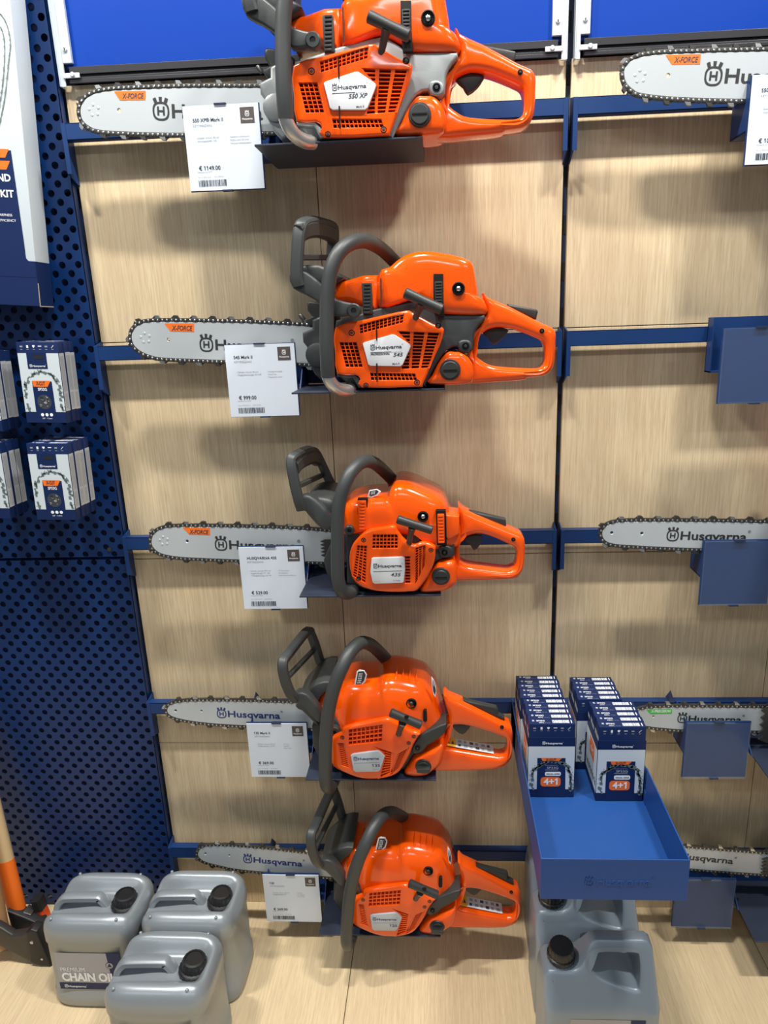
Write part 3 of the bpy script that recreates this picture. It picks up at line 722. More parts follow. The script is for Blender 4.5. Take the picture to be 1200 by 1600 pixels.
def saw_A(label, group, shift=(0, 0, 0), rot=0, silver=False, model='545', crop=(430, 320, 2.6087)):
    s = Saw(crop, (0.56, -0.12, RAIL[1] - 0.079), label, group, shift, rot); mg = 'mag' if silver else 'magd'
    s.plate('crankcase', [(243, 497), (262, 468), (345, 445), (395, 428), (540, 397), (585, 395), (640, 425), (690, 450), (855, 450), (835, 487), (812, 525), (806, 590), (780, 606), (752, 598), (742, 578), (700, 592), (655, 655), (612, 736), (600, 739), (345, 741), (330, 739), (250, 692)], -0.188, -0.055, mg, 0.004, 2, label='silver magnesium crankcase' if silver else 'dark grey crankcase')
    st = [(243, 499), (345, 472), (450, 448), (535, 431), (560, 440), (640, 484), (682, 500), (687, 520), (672, 572), (640, 642), (602, 733), (576, 743), (352, 746), (345, 712), (325, 694), (252, 690), (243, 600)]
    s.plate('vent_shade_plate', [(q[0] * 0.96 + 19, q[1] * 0.93 + 42) for q in st], -0.192, -0.186, 'redcore', 0.001, 0)  # dark sheet standing in for the shaded space behind the vents
    V1 = [(342, 490), (525, 441), (522, 480), (345, 526)]; V2 = [(262, 560), (332, 560), (358, 662), (287, 662)]
    V3a = [(500, 518), (600, 522), (585, 668), (508, 668)]; V3b = [(600, 520), (676, 526), (625, 664), (585, 668)]; V4 = [(386, 684), (570, 688), (580, 716), (390, 716)]
    V3 = [(498, 514), (676, 522), (668, 556), (628, 664), (512, 670), (556, 575)]
    sc = s.plate('starter_cover', st, -0.207, -0.193, 'orange', 0.004, 2, holes=[V1, V2, V3, V4], hbev=0.0008)
    s.grille([(V1, 11, 3, 0.24), (V2, 4, 7, 0.20), (V4, 12, 2, 0.24), ([(498, 514), (676, 522), (628, 666), (512, 670)], 3, 11, 0.26)], -0.2055, 'orange', sc)
    bd = s.plate('name_badge', [(356, 566), (364, 560), (474, 529), (486, 529), (548, 568), (553, 578), (520, 652), (510, 659), (388, 657), (378, 650)], -0.2105, -0.206, 'badge', 0.001, 0)
    mb = MB(); yy = -0.2108; B = lambda x, y: s.at((x, y), yy)
    mb.brand(B(388, 590), B(520, 584), (0, 0, 1), 'ink')
    ux = (B(520, 598) - B(388, 604)).normalized(); up = (Z_ - ux * ux.z).normalized()
    a, b = B(388, 601), B(474, 598); mb.flat([(a.x, a.z), (b.x, b.z), (b.x, b.z - 0.0008), (a.x, a.z - 0.0008)], yy, 'ink')
    mb.text('AutoTune™', B(476, 603), ux, up, 0.0155, 'inkg')
    if model == '545': mb.text('PROFESSIONAL', B(389, 614), ux, up, 0.032, 'ink', bold=0.03, shear=0.25, h=0.0048); mb.text('545', B(481, 619), ux, up, 0.0165, 'ink', bold=0.02, shear=0.25, h=0.0085)
    else: mb.text('550 XP', B(449, 620), ux, up, 0.029, 'ink', bold=0.02, shear=0.25, h=0.0085)
    mb.text('Mark II', B(478, 652), ux, up, 0.0115, 'ink', bold=0.01)
    s.put(mb, 'badge_lettering', bd)
    for a, b in (((412, 478), (414, 553)), ((414, 646), (415, 722))):
        P0, P1 = s.at(a, -0.2120), s.at(b, -0.2120); s.put(MB().tube([P0, P1], 0.0011, 'core', 8), 'cable_tie')
    s.plate('front_cover', [(243, 332), (300, 313), (425, 291), (427, 424), (395, 430), (350, 412), (300, 398), (243, 400)], -0.186, -0.06, 'orange', 0.010, 2, yt=-0.15)
    s.pillow('top_cover', [(428, 286), (470, 260), (505, 230), (545, 208), (600, 197), (660, 200), (740, 215), (787, 232), (804, 252), (813, 295), (822, 350), (826, 380), (848, 392), (853, 449), (700, 449), (680, 440), (585, 395), (540, 398), (428, 421)], -0.15, -0.197, -0.045, 'orange', (640, 330), n=4.0, sm=3, ymid=-0.172, yb2=-0.075)
    s.put(MB().tube([s.at(p, -0.198) for p in ((431, 300), (432, 418))], 0.0012, 'dark', 6), 'cover_seam')
    s.clip((376, 318), (374, 446), -0.190, 0.0135, 'dark')
    pk = s.plate('clip_pocket', [(645, 281), (685, 281), (686, 405), (690, 455), (652, 455), (645, 380)], -0.1985, -0.190, 'core', 0.0008, 0)
    s.clip((666, 312), (667, 420), -0.199, 0.0125, 'dark')
    s.knob((747, 342), -0.196, 0.0105)
    s.screw((312, 522), -0.206, 0.0052); s.screw((665, 491), -0.206, 0.0052); s.screw((578, 724), -0.206, 0.005); s.screw((370, 736), -0.206, 0.0045)
    s.plate('mount_boss', [(748, 560), (770, 550), (795, 556), (805, 580), (795, 600), (768, 604), (750, 590)], -0.196, -0.16, mg, 0.003, 2); s.screw((776, 575), -0.196, 0.0062)
    s.plate('handle_foot', [(252, 690), (322, 693), (342, 708), (356, 744), (340, 746), (318, 706), (252, 702)], -0.204, -0.17, mg, 0.002, 0)
    # rear handle and tank
    s.plate('rear_handle', [(845, 358), (856, 362), (868, 377), (950, 411), (1085, 480), (1128, 498), (1146, 520), (1147, 560), (1143, 635), (1128, 678), (1095, 700), (1030, 706), (1018, 716), (900, 724), (775, 729), (775, 690), (790, 640), (800, 600), (803, 560), (820, 505), (850, 460), (860, 440), (848, 385)],
            -0.178, -0.128, 'orange', 0.010, 2, holes=[[(808, 588), (812, 560), (850, 520), (900, 500), (960, 505), (1010, 520), (1072, 545), (1095, 560), (1104, 590), (1103, 640), (1085, 664), (1040, 669), (900, 660), (848, 640), (815, 612)]])
    s.pillow('fuel_tank', [(628, 728), (640, 692), (665, 642), (700, 601), (730, 598), (762, 600), (785, 618), (800, 640), (806, 660), (808, 700), (780, 728)], -0.178, -0.201, -0.10, 'orange', (715, 670), n=4, sm=3, ymid=-0.182, yb2=-0.120)
    s.fuelcap((713, 672), -0.199, 0.0175, 'slot')
    s.plate('throttle_trigger', [(846, 522), (870, 506), (905, 497), (950, 508), (944, 525), (925, 548), (890, 570), (872, 545)], -0.160, -0.146, 'dark', 0.003, 2)
    s.plate('throttle_lockout', [(945, 404), (990, 412), (1068, 427), (1072, 436), (1064, 468), (1010, 445), (950, 416)], -0.161, -0.145, 'dark', 0.003, 1)
    s.screw((1087, 514), -0.178, 0.004)
    s.pull((528, 358), (680, 428), (596, 398), (572, 460), 0.0088)
    # front end
    s.plate('clutch_housing', [(150, 470), (185, 452), (230, 440), (240, 700), (190, 720), (160, 690), (133, 640), (128, 580), (112, 560), (110, 522), (150, 505)], -0.165, -0.060, mg, 0.005, 1)
    s.put(MB().lathe([(0.020, 0), (0.020, 0.004), (0.016, 0.006), (0.003, 0.006)], tuple(s.at((172, 612), -0.165)), (0, -1, 0), mg, 24), 'oil_cap')
    s.plate('muffler', [(128, 400), (140, 392), (200, 400), (240, 430), (240, 480), (140, 500), (118, 470), (150, 455), (130, 430)], -0.150, -0.07, 'dark', 0.004, 1)
    s.put(MB().lathe([(0.004, 0), (0.004, 0.010), (0.0028, 0.012)], tuple(s.at((118, 470), -0.14)), (-0.6, 0, 0.8), 'chain', 10), 'spark_screen_bolt')
    # guard
    mb = s.guard([(96, 330, -.222), (88, 285, -.224), (92, 180, -.224), (100, 105, -.220), (118, 76, -.205), (170, 68, -.14), (222, 82, -.075), (236, 105, -.06), (234, 180, -.055), (228, 260, -.055), (240, 310, -.06)], [[(100, 215, -.222), (228, 215, -.055)]], a=0.0095, b=0.0075)
    mb.sweep(smooth([s.at(q, q[2]) for q in ((96, 118, -.222), (128, 100, -.20), (178, 100, -.13), (225, 118, -.075), (236, 135, -.06))], 4, False), OCT(0.0085, 0.0135), 'grey', up=(1, 0, 0))
    q = s.xz([(58, 290), (78, 272), (112, 268), (150, 290), (205, 335), (250, 385), (322, 402), (346, 415), (350, 440), (330, 460), (300, 452), (245, 455), (190, 407), (130, 370), (76, 342)], -0.215, 2)
    mb.plate([q], -0.222, -0.205, 'grey', 0.004)
    q = s.xz([(130, 275), (215, 262), (300, 300), (300, 320), (250, 345), (205, 330)], -0.10, 2); mb.plate([q], -0.20, -0.06, 'grey', 0.006)
    g = s.put(mb, 'hand_guard')
    s.put(MB().lathe([(0.0112, 0), (0.0112, 0.003), (0.0095, 0.0045), (0.0045, 0.0045), (0.0045, 0.002)], tuple(s.at((321, 431), -0.221)), (0, -1, 0), 'dark', 24), 'pivot_bolt', g)
    s.tube('front_handle', [(215, 700, -.228), (212, 640, -.232), (210, 560, -.234), (211, 420, -.234), (217, 330, -.234), (232, 250, -.232), (268, 185, -.222), (320, 152, -.200), (375, 150, -.165), (435, 182, -.115), (490, 235, -.07)], 0.0118, 'grey')
    s.tube('handle_tube', [(214, 692, -.229), (220, 712, -.227), (236, 736, -.221), (258, 751, -.212), (290, 756, -.200), (312, 750, -.19)], 0.0108, 'alu', label='bare metal tube')
    return s

def saw_B(label, group, shift=(0, 0, 0), rot=0, crop=(430, 680, 2.857)):
    s = Saw(crop, (0.55, -0.12, RAIL[2] - 0.079), label, group, shift, rot)
    s.plate('crankcase', [(315, 395), (360, 392), (400, 425), (700, 450), (735, 485), (800, 455), (802, 540), (760, 548), (720, 565), (690, 610), (640, 700), (430, 700), (345, 672), (320, 660)], -0.186, -0.055, 'magd', 0.004, 1)
    st = [(405, 430), (430, 420), (480, 412), (532, 405), (548, 430), (580, 470), (620, 492), (660, 478), (712, 495), (716, 520), (712, 560), (690, 620), (640, 690), (600, 701), (520, 703), (440, 696), (372, 672), (338, 625), (330, 545), (344, 492), (375, 455)]
    s.plate('vent_shade_plate', [(q[0] * 0.95 + 26, q[1] * 0.94 + 33) for q in st], -0.191, -0.185, 'redcore', 0.001, 0)
    V1 = [(435, 443), (548, 443), (548, 506), (432, 507)]; V2 = [(366, 492), (410, 494), (404, 662), (345, 628)]; V3 = [(576, 540), (606, 540), (606, 662), (578, 662)]; V4 = [(626, 502), (672, 490), (668, 580), (624, 668)]
    sc = s.plate('starter_cover', st, -0.206, -0.192, 'orange', 0.005, 3, holes=[V1, V2, V3, V4], hbev=0.0008)
    s.grille([(V1, 7, 4, 0.25), (V2, 3, 12, 0.28), (V3, 1, 9, 0.28), (V4, 3, 13, 0.28)], -0.2045, 'orange', sc)
    bd = s.plate('name_badge', [(430, 552), (438, 548), (570, 544), (578, 550), (580, 600), (574, 655), (566, 660), (444, 664), (434, 658), (424, 610)], -0.2095, -0.205, 'badge', 0.001, 0)
    mb = MB(); yy = -0.2098; B = lambda x, y: s.at((x, y), yy)
    mb.brand(B(438, 592), B(568, 588), (0, 0, 1), 'ink')
    a, b = B(438, 608), B(566, 604); mb.flat([(a.x, a.z), (b.x, b.z), (b.x, b.z - 0.0009), (a.x, a.z - 0.0009)], yy, 'ink')
    mb.text('435', B(516, 630), X_, Z_, 0.0185, 'ink', bold=0.01, shear=0.25, h=0.0090)
    mb.text('X-TORQ', B(526, 652), X_, Z_, 0.0130, 'ink'); mb.text('AIR INJECTION', B(440, 655), X_, Z_, 0.012, 'porange')
    s.put(mb, 'badge_lettering', bd)
    s.pillow('top_cover', [(318, 300), (345, 262), (420, 243), (505, 236), (522, 212), (545, 182), (592, 182), (650, 203), (735, 243), (766, 280), (778, 312), (802, 352), (825, 365), (826, 440), (800, 456), (735, 470), (715, 440), (640, 405), (530, 400), (430, 418), (405, 430), (365, 395), (316, 392)], -0.11, -0.196, -0.045, 'orange', (560, 330), n=3.2, sm=3, ymid=-0.160, yb2=-0.080)
    s.plate('lock_bracket', [(735, 352), (822, 362), (826, 440), (800, 456), (770, 470), (735, 430)], -0.193, -0.13, 'orange', 0.004, 0)
    s.plate('clip_pocket', [(368, 284), (412, 284), (410, 432), (364, 432)], -0.1915, -0.180, 'core', 0.0008, 0); s.plate('clip_pocket', [(717, 336), (762, 336), (766, 492), (722, 492)], -0.1985, -0.186, 'core', 0.0008, 0)
    s.clip((391, 292), (387, 422), -0.1935, 0.0115, 'orange'); s.clip((738, 352), (743, 482), -0.2005, 0.0115, 'orange')
    s.knob((660, 362), -0.1962, 0.0098)
    for c in ((395, 467), (372, 640), (695, 512)): s.screw(c, -0.205, 0.0045)
    s.plate('mount_boss', [(735, 500), (760, 494), (790, 505), (795, 535), (770, 548), (740, 545), (728, 522)], -0.192, -0.16, 'dark', 0.003, 2); s.screw((756, 523), -0.192, 0.0058)
    s.put(MB().lathe([(0.0092, 0), (0.0092, 0.006), (0.0075, 0.0075), (0.004, 0.0075), (0.004, 0.003)], tuple(s.at((333, 421), -0.188)), (0, -1, 0), 'dark', 22), 'mount_bushing')
    s.plate('rear_handle', [(818, 321), (830, 326), (850, 342), (950, 385), (1070, 435), (1105, 453), (1118, 490), (1114, 585), (1092, 633), (1060, 648), (930, 654), (810, 657), (780, 672), (770, 640), (790, 590), (800, 550), (797, 500), (810, 462), (828, 445), (822, 390)],
            -0.176, -0.126, 'orange', 0.010, 2, holes=[[(806, 545), (800, 505), (815, 478), (845, 462), (900, 444), (960, 455), (1048, 494), (1074, 512), (1082, 545), (1076, 588), (1055, 606), (1028, 611), (930, 600), (862, 590), (828, 572)]])
    s.pillow('fuel_tank', [(648, 692), (662, 655), (690, 612), (720, 570), (755, 556), (795, 552), (808, 580), (812, 620), (808, 655), (770, 682), (720, 693)], -0.182, -0.200, -0.055, 'orange', (745, 625), n=4, sm=3, ymid=-0.178, yb2=-0.070)
    s.fuelcap((740, 627), -0.197, 0.0165, 'slot')
    lb = MB(); q = [s.at(p, y) for p, y in (((862, 590), -0.168), ((1030, 611), -0.168), ((1030, 611), -0.135), ((862, 590), -0.135))]
    for v in q[2:]: pass
    q[2] = q[1] + Vector((0, 0.033, 0)); q[3] = q[0] + Vector((0, 0.033, 0))
    lb.poly([v + Vector((0, 0, 0.0008)) for v in q], 'pwhite'); s.put(lb, 'warning_label')
    s.plate('throttle_trigger', [(838, 467), (868, 448), (922, 448), (916, 490), (888, 516), (870, 490)], -0.158, -0.144, 'dark', 0.003, 2)
    s.plate('throttle_lockout', [(850, 335), (920, 350), (1030, 376), (1032, 405), (1022, 414), (960, 388), (860, 345)], -0.159, -0.143, 'dark', 0.003, 1)
    s.screw((1063, 465), -0.176, 0.0038)
    s.pull((545, 375), (700, 424), (612, 410), (598, 478), 0.0080)
    s.plate('clutch_housing', [(215, 560), (240, 500), (260, 470), (262, 670), (235, 640)], -0.160, -0.060, 'magd', 0.004, 0)
    mb = s.guard([(118, 330, -.215), (104, 285, -.220), (84, 200, -.221), (72, 118, -.217), (90, 92, -.20), (150, 66, -.10), (180, 78, -.07), (208, 130, -.06), (236, 190, -.06), (262, 240, -.065)], [[(105, 225, -.218), (205, 180, -.06)]], a=0.0085, b=0.0070)
    mb.sweep(smooth([s.at(q, q[2]) for q in ((84, 150, -.217), (110, 118, -.18), (160, 98, -.10), (190, 110, -.065))], 4, False), OCT(0.0080, 0.0125), 'grey', up=(1, 0, 0))
    q = s.xz([(98, 285), (128, 262), (160, 262), (210, 300), (262, 360), (268, 400), (240, 416), (195, 395), (175, 368), (150, 338), (112, 320)], -0.200, 2); mb.plate([q], -0.215, -0.190, 'grey', 0.006)
    q = s.xz([(150, 262), (200, 232), (262, 236), (300, 260), (290, 330), (250, 370), (205, 340)], -0.12, 2); mb.plate([q], -0.20, -0.065, 'grey', 0.010)
    s.put(mb, 'hand_guard')
    s.tube('front_handle', [(350, 694, -.190), (325, 706, -.208), (298, 698, -.224), (284, 660, -.231), (279, 600, -.233), (279, 400, -.233), (287, 300, -.232), (315, 210, -.228), (350, 150, -.212), (395, 118, -.185), (440, 124, -.150), (485, 160, -.105), (530, 206, -.065)], 0.0118, 'grey')
    bg = s.plate('shield_sticker', [(420, 245), (455, 240), (472, 250), (458, 268), (430, 278), (412, 276)], -0.175, -0.171, 'white', 0.0006, 0, yt=-0.172)
    sticker_ink(s, [(424, 250), (452, 244), (462, 251), (452, 263), (430, 272), (420, 270)], -0.1755, bg)
    return s
def sticker_ink(s, pts, y, parent):
    mb = MB(); q = s.xz(pts, y); mb.flat(q, y, 'ink')
    c = s.at(pts[0], y - 0.0004); d = (s.at(pts[-1], y - 0.0004) - c)
    e = s.at(pts[1], y - 0.0004) - c
    for k in range(3):
        f = 0.22 + 0.24 * k; a = c + e * f + d * 0.15; ux = d.normalized(); uy = (e - ux * ux.dot(e)).normalized()
        a = c + e * f + d * 0.12
        n = 5
        for j in range(n):
            p = a + d * (0.75 * j / n); w = 0.75 / n * 0.7
            P = [p, p + d * w, p + d * w + e * 0.14, p + e * 0.14]; mb.flat([(v.x, v.z) for v in P], y - 0.0004, 'white')
    s.put(mb, 'sticker_lettering', parent)

def saw_C(label, group, shift=(0, 0, 0), rot=0, model='135', crop=(420, 960, 2.927)):
    s = Saw(crop, (0.52, -0.12, RAIL[3] - 0.079), label, group, shift, rot)
    s.plate('crankcase', [(255, 470), (300, 470), (345, 520), (535, 480), (650, 520), (700, 545), (800, 515), (790, 560), (730, 595), (690, 620), (660, 650), (620, 712), (420, 726), (300, 685), (262, 620)], -0.182, -0.055, 'magd', 0.004, 1)
    st = [(286, 572), (330, 546), (345, 521), (430, 499), (530, 480), (560, 484), (600, 505), (655, 536), (692, 546), (686, 562), (662, 602), (642, 652), (602, 718), (562, 744), (500, 757), (425, 755), (355, 732), (292, 697), (284, 640)]
    s.plate('vent_shade_plate', [(q[0] * 0.94 + 28, q[1] * 0.92 + 48) for q in st], -0.188, -0.182, 'redcore', 0.001, 0)
    V1 = [(365, 526), (521, 504), (519, 583), (364, 599)]; V2 = [(312, 588), (346, 590), (374, 706), (328, 690)]; V3 = [(478, 603), (576, 636), (564, 722), (508, 749), (535, 650), (520, 628)]; V4 = [(588, 640), (642, 610), (598, 700), (552, 740)]
    sc = s.plate('starter_cover', st, -0.205, -0.190, 'orange', 0.006, 3, holes=[V1, V2, V3, V4], hbev=0.0008)
    s.grille([(V1, 8, 4, 0.22), (V2, 1, 12, 0.34), ([(470, 600), (578, 636), (564, 722), (500, 752)], 1, 10, 0.32), (V4, 1, 9, 0.34)], -0.2035, 'orange', sc)
    bd = s.plate('name_badge', [(374, 648), (384, 640), (494, 625), (506, 628), (530, 650), (510, 712), (500, 720), (398, 722), (386, 714)], -0.2085, -0.204, 'badgeg', 0.001, 0)
    mb = MB(); yy = -0.2088; B = lambda x, y: s.at((x, y), yy)
    mb.brand(B(388, 667), B(508, 664), (0, 0, 1), 'inkb')
    a, b = B(390, 680), B(508, 676); mb.flat([(a.x, a.z), (b.x, b.z), (b.x, b.z - 0.0008), (a.x, a.z - 0.0008)], yy, 'inkg')
    mb.text(model, B(476, 697), X_, Z_, 0.0140, 'inkb', bold=0.01, h=0.0085)
    if model == '135': mb.text('Mark II', B(476, 711), X_, Z_, 0.0120, 'inkg')
    s.put(mb, 'badge_lettering', bd)
    s.pillow('top_cover', [(300, 330), (330, 280), (390, 252), (500, 246), (527, 230), (570, 222), (650, 235), (712, 255), (742, 287), (766, 322), (786, 380), (806, 450), (813, 490), (800, 508), (750, 530), (690, 545), (650, 530), (600, 500), (540, 482), (430, 500), (345, 518), (300, 500), (290, 420)], -0.11, -0.195, -0.045, 'orange', (560, 380), n=2.6, sm=3, ymid=-0.145, yb2=-0.085)
    s.pillow('front_cover', [(238, 350), (262, 305), (300, 285), (340, 300), (345, 400), (330, 470), (290, 470), (246, 430), (236, 390)], -0.12, -0.170, -0.06, 'orange', (290, 380), n=3, sm=3, ymid=-0.14, yb2=-0.08)
    s.pillow('cover_dome', [(522, 250), (535, 230), (575, 222), (650, 234), (715, 256), (735, 290), (700, 300), (640, 285), (560, 290), (520, 300)], -0.08, -0.150, -0.045, 'orange', (620, 262), n=3, sm=3, ymid=-0.095)
    for k in range(4):
        x = 588 + 30 * k; s.put(MB().tube(smooth([s.at((x, 232 + 6 * k), -0.09), s.at((x - 3, 255 + 6 * k), -0.147), s.at((x - 6, 300 + 6 * k), -0.168)], 3, False), 0.0016, 'orange', 8), 'cooling_rib')
    s.knob((652, 405), -0.188, 0.0102, ball='dark')
    s.plate('choke_slot', [(706, 445), (712, 438), (722, 440), (724, 488), (716, 494), (706, 488)], -0.192, -0.185, 'core', 0.001, 1)
    for c in ((337, 562), (640, 587), (663, 557)): s.screw(c, -0.204, 0.0042)
    s.plate('spring_mount', [(652, 620), (668, 585), (700, 550), (745, 528), (812, 500), (808, 540), (775, 572), (728, 602), (706, 630), (678, 642), (658, 636)], -0.196, -0.150, 'dark', 0.004, 2); s.screw((680, 611), -0.197, 0.0048)
    s.put(MB().lathe([(0.0125, 0), (0.0125, 0.020), (0.010, 0.022), (0.005, 0.022), (0.005, 0.016)], tuple(s.at((306, 512), -0.170)), (0, -1, 0), 'dark', 22), 'mount_bushing')
    s.put(MB().lathe([(0.010, 0), (0.010, 0.015), (0.008, 0.017), (0.004, 0.017)], tuple(s.at((290, 650), -0.165)), (0, -1, 0), 'dark', 22), 'mount_bushing')
    s.plate('rear_handle', [(798, 352), (812, 352), (826, 364), (900, 396), (1060, 476), (1100, 493), (1113, 530), (1111, 618), (1096, 660), (1040, 690), (900, 697), (765, 699), (740, 690), (745, 640), (775, 600), (800, 560), (818, 500), (822, 450), (806, 400)],
            -0.172, -0.134, 'orange', 0.009, 2, yt=-0.155, holes=[[(806, 592), (800, 560), (815, 510), (850, 490), (915, 495), (1000, 520), (1066, 544), (1082, 556), (1088, 590), (1080, 622), (1058, 634), (1028, 632), (900, 612)]])
    s.pillow('fuel_tank', [(618, 725), (640, 690), (665, 652), (710, 630), (770, 598), (800, 590), (800, 640), (790, 680), (765, 700), (725, 732), (680, 740), (645, 738)], -0.187, -0.198, -0.055, 'orange', (715, 670), n=4, sm=3, ymid=-0.172, yb2=-0.070)
    s.fuelcap((707, 690), -0.194, 0.0160, 'grip')
    a = s.at((806, 593), -0.155) + Vector((0, -.008, 0.0028)); b = s.at((1028, 632), -0.155) + Vector((0, -.008, 0.0028)); D = Vector((0, 0.026, 0.002)); ux = (b - a)
    lb = MB(); lb.poly([a, b, b + D, a + D], 'pwhite'); lb.poly([v + Vector((0, 0, .0004)) for v in (a, a + ux * 0.22, a + ux * 0.22 + D, a + D)], 'yellow')
    un = ux.normalized(); nz = Vector((0, 0, .0008))
    for k in range(6):
        for j in range(2):
            p = a + ux * (0.27 + 0.12 * k) + D * (0.14 + 0.45 * j) + nz; w = ux * (0.055 + 0.02 * ((k + j) % 2)); lb.poly([p, p + w, p + w + D * 0.26, p + D * 0.26], 'inkg' if (k + j) % 3 else 'ink')
    for k in range(2): p = a + ux * (0.04 + 0.09 * k) + D * 0.3 + nz; lb.poly([p, p + ux * .06, p + ux * .03 + D * 0.4], 'ink')
    s.put(lb, 'warning_label')
    s.plate('throttle_trigger', [(836, 500), (860, 494), (926, 498), (912, 530), (886, 552), (852, 532)], -0.160, -0.142, 'dark', 0.003, 2)
    s.plate('throttle_lockout', [(888, 388), (905, 396), (925, 402), (1042, 428), (1050, 440), (1048, 458), (1078, 472), (1080, 486), (1056, 480), (925, 418), (890, 402)], -0.160, -0.146, 'dark', 0.003, 0)
    s.screw((1066, 515), -0.172, 0.0036)
    pl = s.pull((556, 448), (696, 506), (612, 495), (594, 545), 0.0088)
    pc = s.at((630, 470), -0.2365); s.put(MB().lathe([(.0042, 0), (.0036, .0012), (.0006, .0008)], (pc.x, -0.2355, pc.z), (0, -1, 0), 'core', 16), 'grip_hole', pl)
    rs = s.plate('rear_sticker', [(744, 286), (754, 300), (764, 330), (766, 356), (762, 378), (753, 368), (746, 330)], -0.1765, -0.1735, 'white', 0.0006, 0)
    sticker_ink(s, [(750, 296), (759, 318), (764, 350), (760, 368), (752, 352), (748, 320)], -0.1770, rs)
    s.plate('clutch_housing', [(196, 515), (225, 500), (262, 500), (262, 690), (228, 655), (200, 600)], -0.155, -0.060, 'magd', 0.004, 0)
    mb = s.guard([(118, 385, -.205), (96, 355, -.215), (72, 290, -.220), (64, 222, -.218), (90, 180, -.19), (175, 76, -.075), (192, 90, -.065), (215, 150, -.065), (235, 215, -.065), (262, 262, -.07)], [[(88, 285, -.217), (203, 165, -.065)]], a=0.0092, b=0.0068)
    q = s.xz([(105, 372), (135, 345), (180, 352), (220, 400), (245, 440), (238, 482), (200, 450), (160, 402), (125, 392)], -0.195, 2); mb.plate([q], -0.208, -0.185, 'grey', 0.004)
    q = s.xz([(150, 345), (195, 290), (240, 245), (302, 236), (290, 275), (262, 300), (238, 360), (250, 430), (215, 400), (180, 365)], -0.11, 2); mb.plate([q], -0.175, -0.065, 'grey', 0.004)
    s.put(mb, 'hand_guard')
    s.tube('front_handle', [(305, 735, -.150), (292, 770, -.185), (274, 792, -.215), (262, 770, -.232), (258, 700, -.236), (262, 560, -.237), (274, 440, -.237), (300, 330, -.236), (336, 240, -.228), (375, 168, -.205), (420, 130, -.175), (465, 138, -.140), (505, 172, -.105), (545, 214, -.07)], 0.0128, 'grey')
    bg = s.plate('shield_sticker', [(403, 260), (415, 252), (438, 256), (449, 275), (442, 305), (420, 330), (394, 334), (390, 325)], -0.166, -0.162, 'white', 0.0006, 0, yt=-0.163)
    sticker_ink(s, [(408, 262), (434, 260), (443, 276), (436, 302), (418, 322), (397, 328)], -0.1665, bg)
    return s

GS = 'chainsaws on the wall'
def XF(q, a0, a1, t='X-FORCE', c='porange', i='ink'): return (q, t, a0, a1, c, i)
s1 = saw_A('topmost orange chainsaw with silver mid-body and silver hub on the highest shelf', GS, shift=(-0.0405, 0, 0.3889 - 0.0060), silver=True, model='550')
s1.bar([(450, 136), (400, 137), (300, 137), (200, 140), (160, 143.5), (140, 150), (129, 161), (125.5, 173), (128, 186), (137, 196), (155, 203), (200, 206), (285, 208), (400, 206), (450, 205)], ((239, 183), (416, 187)), 'dark',
       XF([(178, 142.7), (227.3, 141.7), (227.3, 156), (187.3, 156.7)], (191, 154), (225, 153.5)), [(186, 172.5, .0032)], (147, 172))
s2 = saw_A('orange professional chainsaw with dark grey mid-body on the second shelf from the top', GS)
s2.bar([(520, 512), (475, 509.5), (400, 505.5), (300, 503), (240, 503), (219, 507), (208.5, 516), (205.5, 527), (209, 539), (220, 549), (237, 556), (260, 559.5), (350, 563), (480, 568), (520, 569)], ((312, 545.5), (458, 550)), 'dark',
       XF([(257, 505.5), (303, 505.3), (303, 518.5), (266, 517.5)], (268.5, 516), (301, 516.5)), [(263.5, 530.7, .0030)], (227, 528))
s3 = saw_B('middle orange chainsaw with orange snap locks and slotted white badge', GS)
s3.bar([(545, 834), (513, 831), (460, 827), (400, 825), (330, 823.5), (280, 823.5), (256, 826), (242, 833), (236.5, 844), (239, 855), (250, 864), (270, 869), (300, 871.5), (375, 874.5), (508, 878), (545, 879)], ((336, 857), (468, 860.5)), 'dark',
       XF([(285, 823.8), (328, 825), (328, 836), (296, 835)], (296, 833.7), (326, 834.7)), [(292.3, 845.7, .0030)], (256, 845), spikes=(500, 843, 870))
s4 = saw_C('orange chainsaw with rounded cover on the fourth shelf, second from the bottom', GS)
s4.bar([(540, 1105), (475, 1100), (400, 1097), (310, 1096), (280, 1098), (266, 1102), (261, 1109), (264, 1116), (275, 1121.5), (302, 1127), (340, 1131), (385, 1133.5), (490, 1138), (540, 1140)], ((339, 1119.5), (441, 1123)), 'inkb', None, [(314.7, 1111, .0024), (274.3, 1110.5, .0030)])
s5 = saw_C('lowest orange chainsaw with rounded cover, its nose tilted up, nearest the plinth', GS, shift=(0.0185, 0, -0.3889 - 0.0015), rot=0.030, model='120')
s5.bar([(560, 1341), (480, 1334.5), (420, 1327.5), (360, 1323), (325, 1323), (313, 1327), (309, 1335), (313, 1342), (322, 1347), (343, 1352.5), (371, 1358), (411, 1362), (500, 1369), (560, 1374)], ((380, 1346), (475, 1354)), 'inkb', None, [(358.3, 1336.7, .0024), (320.7, 1334, .0030)])
GR = 'chainsaws of the right bay'
r1 = saw_A('chainsaw at the right edge on the top rail showing an orange sticker on its bar', GR, shift=(0.875, 0, 0.3889 + 0.0035), silver=True, model='550')
r1.bar([(1300, 80), (1200, 80), (1060, 83.5), (1015, 86.5), (990, 93), (978, 104), (975, 116), (978.5, 129), (988, 139), (1003, 146), (1060, 152), (1167, 155), (1300, 156)], ((1099.5, 129), (1290, 131)), 'dark',
       XF([(1040, 86), (1095, 84.5), (1094, 100), (1050, 101)], (1053, 98), (1091, 97)), [(1044, 118, .0032)], (1000, 119))
r3 = saw_B('chainsaw at the right edge on the middle rail with a plain silver bar', GR, shift=(0.892, 0, 0.002))
